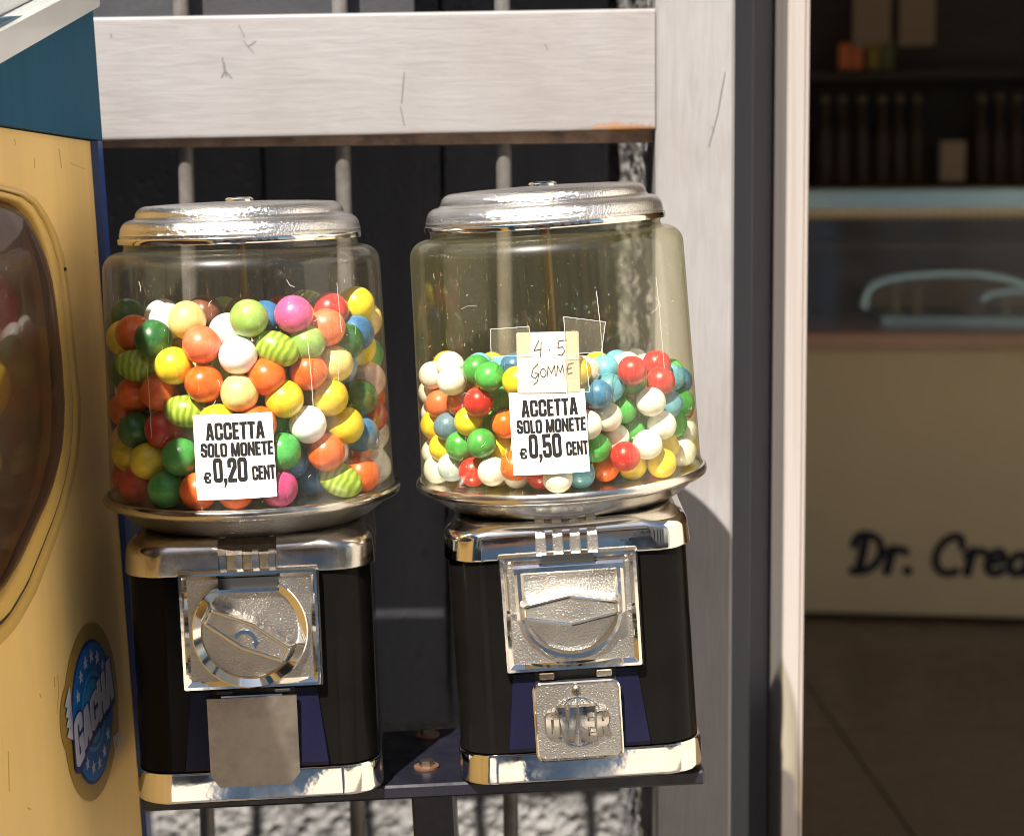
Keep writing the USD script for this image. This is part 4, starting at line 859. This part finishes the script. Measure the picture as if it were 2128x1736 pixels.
    sp = obj('price_sticker', wrap(rrect(wd / 2, ht / 2, .0005, 2), th0, z0, .0005, .0003, tl), STICKER, t, label='white price sticker reading ' + ('0,50' if R_ else '0,20') + ' cent', smooth=30)
    fit = lambda s_, h, x0_, x1_, zz_: affinity.translate(affinity.scale(words(s_, 1)[0], (x1_ - x0_) * wd / words(s_, 1)[1], h * ht, origin=(0, 0)), (x0_ - .5) * wd, (zz_ - .5) * ht).buffer(.00008)
    sh = [fit('ACCETTA', .200, .160, .890, .705), fit('SOLO MONETE', .160, .085, .985, .505), fit('€', .125, .115, .200, .200), fit('0,50' if R_ else '0,20', .285, .230, .650, .205), fit('CENT', .165, .710, .990, .215)]
    obj('lettering', wrap(unary_union(sh), th0, z0, .0009, .0002, tl, .002), INK, sp)
    if R_:
        quad = [(1072, 690), (1200, 687), (1205, 812), (1078, 816)]
        Q = np.array([on_cyl(M, u, v) for u, v in quad]); th = np.arctan2(Q[:, 0], -Q[:, 1]); zq = Q[:, 2]; xs = th * .093
        w2, h2 = (xs[1] - xs[0] + xs[2] - xs[3]) / 2, (zq[0] - zq[3] + zq[1] - zq[2]) / 2; tl2 = math.atan2((zq[1] - zq[0]), xs[1] - xs[0]); th1, z1 = th.mean(), zq.mean()
        PAPER = mat('squared_paper', {'g': ('texture_coordinate', {}), 'sx': ('separate_xyz', {}), 'w': ('math', {'math_type': 'pingpong', 'value2': .0025}), 'w2': ('math', {'math_type': 'pingpong', 'value2': .0025}), 'mn': ('math', {'math_type': 'minimum'}),
            'c': ('rgb_ramp', {'ramp': [(0, (.70, .58, .44)), (.00025, (.70, .58, .44)), (1, (.76, .66, .52))]}), 'ms': ('math', {'math_type': 'multiply', 'value2': 300.0}), 'c2': ('rgb_ramp', {'ramp': [(0, (.50, .40, .34)), (.06, (.62, .535, .42)), (1, (.64, .56, .45))]}), 'p': ('principled_bsdf', {'roughness': .6})},
            [('g.object', 'sx.vector'), ('sx.z', 'w.value1'), ('sx.x', 'w2.value1'), ('w.value', 'mn.value1'), ('w2.value', 'mn.value2'), ('mn.value', 'ms.value1'), ('ms.value', 'c2.fac'), ('c2.color', 'p.base_color')], 'p.BSDF')
        nt = obj('paper_note', wrap(rrect(w2 / 2, h2 / 2, .001, 2), th1, z1, .0012, .0003, tl2), PAPER, t, label='squared paper note with handwriting taped to the globe', smooth=30)
        wr = [[(-.14, .36), (-.22, .20), (-.10, .22)], [(-.10, .34), (-.12, .10)], [(.02, .20), (.035, .21)], [(.30, .36), (.18, .35), (.16, .24), (.24, .25), (.27, .18), (.22, .11), (.16, .13)],
              [(-.16, -.02), (-.24, -.10), (-.27, -.22), (-.21, -.26), (-.15, -.18), (-.21, -.17), (-.15, -.18), (-.18, -.32), (-.24, -.36)], arc(-.08, -.17, .045, .07, 60, 420, 14),
              [(-.02, -.23), (.0, -.06), (.05, -.18), (.10, -.05), (.11, -.22)], [(.13, -.22), (.15, -.05), (.19, -.17), (.23, -.05), (.25, -.21)], [(.40, -.02), (.32, -.04), (.30, -.12), (.37, -.10), (.30, -.12), (.31, -.20), (.38, -.18)]]
        S = strokes([[(x * w2, z * h2) for x, z in l] for l in wr], .00045)
        obj('handwriting', wrap(S, th1, z1, .0016, .0002, tl2, .002), PENCIL, nt)
        def tape(quad_):
            Q = np.array([on_cyl(M, u, v) for u, v in quad_]); a = np.arctan2(Q[:, 0], -Q[:, 1]); z_ = Q[:, 2]
            p_ = Polygon([((a[i] - th1) * .093, z_[i] - z1) for i in range(4)])
            tp = obj('clear_tape', wrap(p_, th1, z1, .0019 + .0004 * len(tapes), .0001), TAPE, t, smooth=30); tapes.append(1)
            obj('tape_edge', wrap(p_.exterior.buffer(.00012), th1, z1, .0021 + .0004 * len(tapes), .0001), STICKER, tp)
        tapes = []
        tape([(1022, 683), (1100, 677), (1104, 736), (1024, 740)]); tape([(1170, 657), (1254, 668), (1246, 730), (1174, 735)])
        tape([(1172, 740), (1214, 738), (1222, 812), (1176, 816)])
    return t
tR = machine(MR, 'R'); tL = machine(ML, 'L')

# ------------------------------------------------------------------ gumballs
# measured on enlargements of the photograph: x, y, colour, how far behind the front layer (in ball radii)
LB = [(235,705,'dark-green',2),(430,705,'white',2.2),(565,735,'cream',.6),(640,690,'brown',3),(755,690,'lime',4),(860,695,'brown',4),(990,720,'blue',2.2),(1060,690,'red',3.6),(1170,720,'dark-green',2.6),(1215,650,'melon',4.5),(1280,690,'navy',3),(1345,720,'red',1.8),(1440,690,'yellow',2.6),(1505,735,'cream',.6),(1580,755,'yellow',1.5),
 (1135,765,'pink',.3),(1315,790,'coral',.1),(870,770,'lime',.3),(775,785,'white',1.2),(280,810,'orange',.4),(400,830,'dark-green',.5),(660,870,'coral',0),(840,955,'white',0),(1035,900,'melon',.2),(1470,885,'yellow',0),(1590,900,'green',.6),(505,975,'yellow',0),(315,980,'melon',.1),(205,1000,'dark-green',.8),(1205,985,'orange',.2),(1385,955,'grey-blue',.9),
 (1000,1045,'lime',.5),(675,1070,'orange',0),(855,1130,'cream',0),(1125,1155,'yellow',0),(1305,1130,'yellow',0),(1455,1115,'dark-green',.5),(1555,1035,'pale-pink',.2),(1590,1165,'orange',.3),(285,1120,'orange',.6),(425,1120,'orange',0),(215,1190,'orange',.7),(570,1215,'melon',0),(300,1300,'dark-green',.3),(440,1310,'red',0),(600,1340,'white',.2),(1230,1310,'white',0),(1400,1290,'yellow',.1),
 (1035,1290,'green',.5),(1535,1250,'red',.1),(1605,1350,'white',.5),(220,1345,'cream',.8),(260,1460,'yellow',.3),(370,1470,'yellow',0),(525,1480,'green',0),(1115,1450,'blue',0),(1335,1465,'orange',0),(1490,1435,'orange',.1),(1640,1490,'white',.5),(1565,1525,'white',.1),(215,1600,'red',.6),(310,1610,'red',.1),(450,1620,'green',0),(590,1630,'orange',0),(1040,1620,'magenta',.1),(1205,1585,'blue',0),(1385,1600,'melon',0),(1460,1590,'orange',.5),
 (820,1660,'orange',0),(720,1290,'yellow',.1),(880,1300,'orange',.1),(700,1440,'white',0),(860,1450,'red',0),(985,1450,'green',.2),(720,1560,'blue',.2),(930,1570,'yellow',.2),(915,860,'red',1.6),(1165,880,'yellow',1.8),(545,865,'yellow',1.9),(1250,900,'navy',1.6),(1000,1200,'dark-green',1.7),(1090,1050,'dark-green',1.8)]
RBL_ = [(205,1075,'white',.3),(262,1095,'white',0),(325,1050,'white',.6),(350,1100,'white',.1),(445,1075,'green',0),(545,1095,'green',0),(478,1040,'sky-blue',1.8),(540,1030,'yellow',2.6),(600,1055,'sky-blue',1.4),(660,1040,'blue',1.6),(665,1100,'yellow',0),(205,1170,'white',.4),(270,1220,'coral',.1),(365,1220,'red',0),(475,1215,'red',0),(610,1215,'green',0),(205,1280,'white',.5),(245,1335,'yellow',.3),(320,1335,'grey-blue',.1),(425,1330,'yellow',0),(545,1325,'green',0),(645,1330,'orange',0),
 (290,1455,'yellow',.1),(385,1455,'green',0),(490,1455,'green',0),(605,1440,'yellow',0),(230,1490,'white',.3),(335,1555,'pale-blue',0),(445,1560,'red',0),(560,1565,'white',0),(655,1560,'orange',.1),(1060,1080,'white',0),(1110,1030,'yellow',2),(1165,1060,'sky-blue',1.2),(1260,1035,'white',1.6),(1285,1065,'red',.6),(1170,1145,'sky-blue',0),(1055,1185,'blue',0),(1290,1120,'green',0),(1425,1035,'red',1),(1415,1115,'red',.1),(1495,1110,'sky-blue',.3),(1550,1115,'blue',.4),(1260,1245,'green',0),(1375,1220,'white',0),(1475,1230,'sky-blue',.1),(1545,1235,'green',.3),(1595,1255,'red',.8),
 (1140,1280,'white',0),(1060,1335,'white',0),(1310,1360,'green',0),(1415,1340,'white',0),(1505,1340,'green',.2),(1580,1365,'white',.4),(1195,1390,'white',0),(1095,1460,'green',0),(1265,1500,'red',0),(1370,1470,'white',0),(1465,1450,'yellow',.1),(1545,1465,'white',.3),(1605,1475,'yellow',.6),(1140,1560,'orange',0),(1310,1585,'yellow',.1),(1460,1560,'yellow',.1),(1010,1600,'sky-blue',0),(800,1600,'red',0),(680,1650,'white',.1),(1090,1370,'red',1.3),(735,1100,'white',.1),(830,1110,'green',0),(940,1110,'yellow',0),(720,1220,'sky-blue',0),(830,1230,'white',0),(950,1220,'red',0),(760,1330,'red',0),(880,1340,'green',0),(980,1330,'yellow',.1),(720,1450,'white',0),(830,1460,'yellow',0),(950,1460,'sky-blue',0),(900,1590,'white',0),(720,1560,'green',.2),(390,1080,'orange',1.4),(560,1160,'yellow',1.5),(1225,1180,'yellow',1.6),(1070,1260,'orange',1.5),(290,1035,'yellow',2.2),(1210,1020,'sky-blue',2.8),(1345,1040,'white',2.2)]
def crop_px(x, y, o): return ((o[0] + x * .46083) * .85083, (o[1] + y * .46083) * .85083)
NEAR = {'white', 'cream'}
def fill(M, listed, origin, rad, ztop, word, seed):
    rg = np.random.default_rng(seed)
    pos, col, tie = [], [], []
    for x, y, c, b in listed:
        u, v = crop_px(x, y, origin); P = on_cyl(M, u, v, rad + .0008)
        o, d = local_ray(M, u, v); P = P + d * (b * rad)
        pos.append(P); col.append(c); tie.append(True)
    nf = len(pos)
    cols = [c for _, _, c, _ in listed if c != 'melon']
    # fill the rest of the heap behind and between
    n_in = int(math.pi * .092 ** 2 * (ztop - .2062) * .60 / (4 / 3 * math.pi * rad ** 3)) - nf
    for _ in range(max(n_in, 0)):
        a, r = rg.uniform(0, 2 * math.pi), (.092 - rad) * math.sqrt(rg.uniform())
        pos.append((r * math.sin(a), -r * math.cos(a), rg.uniform(.2062 + rad, ztop - rad * .3))); col.append(cols[rg.integers(len(cols))]); tie.append(False)
    P = np.array(pos); home = P.copy(); T_ = np.array(tie); eye = local_ray(M, CX, CY)[0]
    view = home - eye; view /= np.linalg.norm(view, axis=1, keepdims=True)
    for it in range(260):
        dlt = P[:, None] - P[None]; ds = np.linalg.norm(dlt, axis=2) + np.eye(len(P)) * 9
        ov = np.clip(2 * rad - ds, 0, None)
        push = (dlt / ds[..., None] * ov[..., None])
        wgt = np.where(T_[:, None] & ~T_[None], .06, np.where(~T_[:, None] & T_[None], .85, .42))
        P = P + (push * wgt[..., None]).sum(1) * .8
        if it < 240:
            off = home[:nf] - P[:nf]; al = (off * view[:nf]).sum(1, keepdims=True) * view[:nf]
            P[:nf] += (off - al) * .22                     # stay where the photograph has them, free along the view
        P[nf:, 2] -= .00012
        rr = np.hypot(P[:, 0], P[:, 1]); lim = RG(P[:, 2]) - rad - .0006
        k = np.where(rr > lim, lim / rr, 1); P[:, 0] *= k; P[:, 1] *= k
        P[:, 2] = np.maximum(P[:, 2], .2062 + rad); P[nf:, 2] = np.minimum(P[nf:, 2], ztop - rad * .3)
    return P, col, nf
def visible(M, P, rad, hide):
    Wd = np.c_[P, np.ones(len(P))] @ M.T; pr = proj(Wd[:, :3]); r = rad * FPX / pr[:, 2] / 2
    buf = np.full((870, 1066), -1, int); yy_, xx_ = np.mgrid[0:870, 0:1066]
    for i in np.argsort(-pr[:, 2]):
        cx, cy, q = pr[i, 0] / 2, pr[i, 1] / 2, r[i]; y0, y1, x0, x1 = int(cy - q) - 1, int(cy + q) + 2, int(cx - q) - 1, int(cx + q) + 2
        s_ = (yy_[y0:y1, x0:x1] - cy) ** 2 + (xx_[y0:y1, x0:x1] - cx) ** 2 < q * q; buf[y0:y1, x0:x1][s_] = i
    for u0, v0, u1, v1 in hide: buf[int(v0 / 2):int(v1 / 2), int(u0 / 2):int(u1 / 2)] = -1
    return np.bincount(buf[buf >= 0], minlength=len(P)), pr[:, :2]
SPH = trimesh.creation.icosphere(4, 1.0)
def ball_mesh(rad, kind, seed):
    r = np.random.default_rng(seed); v = SPH.vertices.copy()
    d = meshkit.noise(v * 1.3 + r.uniform(0, 50, 3), 2)[:, None]
    v = v * rad * (1 + .055 * (d - .5)) * (r.uniform(.975, 1.0, 3) if kind != 'melon' else np.array([.87, .87, 1.24]))
    return trimesh.Trimesh(v, SPH.faces, process=False)
BALLM = {}
taken = set()
def gumballs(M, listed, origin, rad, ztop, globe, hide, seed):
    P, col, nf = fill(M, listed, origin, rad, ztop, globe, seed)
    n, px = visible(M, P, rad, hide)
    see = np.nonzero(n > 25)[0]
    def near(i, dx, dy):
        best, bd = None, 1e9
        for j in see:
            d = px[j] - px[i]; along, across = d[0] * dx + d[1] * dy, abs(d[0] * dy) + abs(d[1] * dx)
            if j != i and along > 8 and across < along * .9 and along + across < bd and along < rad * FPX * 2.6: best, bd = j, along + across
        return best
    nm = lambda j: 'melon' if col[j] == 'melon' else col[j]
    order = sorted(see, key=lambda i: (px[i, 1], px[i, 0]))
    for i in order:
        l, r, a, b = near(i, -1, 0), near(i, 1, 0), near(i, 0, -1), near(i, 0, 1)
        what = 'striped melon gumball' if col[i] == 'melon' else col[i] + ' gumball'
        s = f'{what}, {globe} globe'
        mid = f', between {nm(l)} and {nm(r)}' if l is not None and r is not None else (f', right of {nm(l)}' if l is not None else f', left of {nm(r)}' if r is not None else '')
        if l is None: mid = ' at the left wall' + (f', left of {nm(r)}' if r is not None else '')
        elif r is None: mid = ' at the right wall' + (f', right of {nm(l)}' if l is not None else '')
        s += mid
        if a is not None: s += f', under {nm(a)}'
        else: s += ', on top'
        if s in taken: s += f', over {nm(b)}' if b is not None else ', bottom'
        k = 2
        rows_ = ['upper', 'middle', 'lower', 'higher', 'deeper']
        base = s
        if s in taken:
            half_ = 'upper' if px[i, 1] < np.median(px[see, 1]) else 'lower'; s = base.replace(' gumball', f' {half_} gumball', 1)
        if s in taken:
            s = base.replace(' gumball', ' partly hidden gumball' if n[i] < 500 else ' fully visible gumball', 1)
        taken.add(s)
        R3 = trimesh.transformations.random_rotation_matrix(rng.uniform(size=3))
        if col[i] == 'melon':
            a_ = {0: 62, 1: -70}.get(int(px[i, 0] < 400), 62); R3 = trimesh.transformations.euler_matrix(0.2, math.radians(90 + (28 if px[i, 0] > 450 else 8)), .1)
        Mx = R3.copy(); Mx[:3, 3] = P[i]; Mx = M @ Mx
        path = '/World/' + numbered('/World', 'gumball')
        me = usdkit.mesh(stage, path, ball_mesh(rad, col[i], int(seed * 1000 + i)), BALL[col[i]], smooth=True)
        me.AddTransformOp().Set(Gf.Matrix4d(*Mx.T.ravel().tolist()))
        settag(me.GetPrim(), s, 'gumball', f'gumballs in the {globe} globe')
    # those buried out of sight
    rest = [i for i in range(len(P)) if i not in set(see)]
    for c in sorted({col[i] for i in rest}):
        pass
    small = trimesh.creation.icosphere(2, rad)
    pi = UsdGeom.PointInstancer.Define(stage, '/World/' + numbered('/World', 'buried_gumballs'))
    kinds = sorted({col[i] for i in rest}); targets = []
    for c in kinds:
        q = usdkit.mesh(stage, f'{pi.GetPath()}/ball_{c.replace("-", "_")}', small, BALL[c], smooth=True); targets.append(q.GetPath())
    pi.CreatePrototypesRel().SetTargets(targets); pi.CreateProtoIndicesAttr([kinds.index(col[i]) for i in rest])
    Wd = (np.c_[P, np.ones(len(P))] @ M.T)[:, :3]
    pi.CreatePositionsAttr([Gf.Vec3f(*map(float, Wd[i])) for i in rest])
    settag(pi.GetPrim(), f'gumballs buried inside the heap of the {globe} globe', 'gumballs', None, 'stuff')
gumballs(MR, RBL_, (950, 420), .0097, .277, 'right', [(1060, 690, 1222, 985)], 3)
gumballs(ML, LB, (200, 450), .01225, .327, 'left', [(401, 860, 575, 1036)], 5)

# ------------------------------------------------------------------ the photographer, standing behind the camera and mirrored in the chrome
def bones(chain, joints, rad):
    M_ = manifold3d.Manifold()
    for a, b in chain:
        A_ = manifold3d.Manifold.sphere(rad[a], 20).translate(joints[a]); B_ = manifold3d.Manifold.sphere(rad[b], 20).translate(joints[b])
        M_ = M_ + manifold3d.Manifold.batch_hull([A_, B_])
    t = tri(M_.refine_to_length(.025)); t.merge_vertices(); return trimesh.smoothing.filter_taubin(t, iterations=12)
J = dict(pel=(0, 0, .93), w=(0, .0, 1.08), ch=(0, .0, 1.33), nk=(0, .01, 1.47), hd=(0, .03, 1.60), ht=(0, .01, 1.66), jaw=(0, .055, 1.55), nose=(0, .115, 1.595))
RD = dict(pel=.135, w=.125, ch=.14, nk=.055, hd=.088, ht=.085, jaw=.05, nose=.012)
ch_b, ch_l, ch_s = [('pel', 'w'), ('w', 'ch'), ('ch', 'nk'), ('nk', 'hd'), ('hd', 'ht'), ('hd', 'jaw'), ('hd', 'nose')], [], [('w', 'ch')]
for sd, q in ((-1, 'l'), (1, 'r')):
    J.update({q + 'sh': (sd * .19, -.01, 1.41), q + 'el': (sd * .25, .02, 1.14), q + 'wr': (sd * .10, .13, 1.24), q + 'pm': (sd * .065, .145, 1.27), q + 'hip': (sd * .09, 0, .90), q + 'kn': (sd * .11, .015, .50), q + 'an': (sd * .12, -.01, .10), q + 'to': (sd * .135, .16, .04), q + 'he': (sd * .12, -.04, .045)})
    RD.update({q + 'sh': .062, q + 'el': .042, q + 'wr': .030, q + 'pm': .034, q + 'hip': .088, q + 'kn': .060, q + 'an': .042, q + 'to': .036, q + 'he': .042})
    ch_b += [('ch', q + 'sh'), (q + 'sh', q + 'el'), (q + 'el', q + 'wr'), (q + 'wr', q + 'pm'), ('pel', q + 'hip'), (q + 'hip', q + 'kn'), (q + 'kn', q + 'an'), (q + 'an', q + 'to'), (q + 'an', q + 'he')]
    ch_l += [('pel', q + 'hip'), (q + 'hip', q + 'kn'), (q + 'kn', q + 'an')]; ch_s += [('ch', q + 'sh'), (q + 'sh', q + 'el')]
    for k in range(4):
        a_, b_ = f'{q}f{k}a', f'{q}f{k}b'; J[a_] = (sd * .050, .165, 1.295 - .020 * k); J[b_] = (sd * .028, .172, 1.297 - .020 * k); RD[a_], RD[b_] = .0095, .008; ch_b += [(q + 'pm', a_), (a_, b_)]
    J[q + 'th'] = (sd * .045, .135, 1.315); RD[q + 'th'] = .0105; ch_b += [(q + 'pm', q + 'th')]
SKIN, JEANS, SHIRT, HAIR, SHOE = paint('skin', (.50, .30, .21), .5), paint('jeans', (.16, .30, .55), .8, var=.25), paint('dark_shirt', (.05, .05, .06), .8), paint('dark_hair', (.03, .02, .015), .6), paint('shoe_leather', (.08, .05, .03), .5)
pers = thing('person', 'standing person in dark shirt and blue jeans holding up a camera', 'person', (-.06, -.26, 0))
obj('body', bones(ch_b, J, RD), SKIN, pers, smooth=True)
obj('jeans', bones(ch_l, J, {k: v + .014 for k, v in RD.items()}), JEANS, pers, smooth=True)
obj('shirt', bones(ch_s, J, {k: v + .016 for k, v in RD.items()}), SHIRT, pers, smooth=True)
hair = bones([('ht', 'hb'), ('ht', 'hc')], {'ht': (0, -.005, 1.675), 'hb': (0, -.03, 1.60), 'hc': (0, .03, 1.685)}, {'ht': .088, 'hb': .085, 'hc': .07}); obj('hair', hair, HAIR, pers, smooth=True)
for sd in (-1, 1):
    obj('shoe', bones([('a', 'b')], {'a': (sd * .12, -.045, .05), 'b': (sd * .137, .17, .04)}, {'a': .05, 'b': .042}), SHOE, pers, smooth=True)
    obj('eye', trimesh.creation.icosphere(2, .011).apply_translation([sd * .032, .104, 1.622]), TRIM, pers, smooth=True)
    obj('ear', trimesh.creation.icosphere(2, 1).apply_scale([.012, .018, .030]).apply_translation([sd * .090, .02, 1.60]), SKIN, pers, smooth=True)
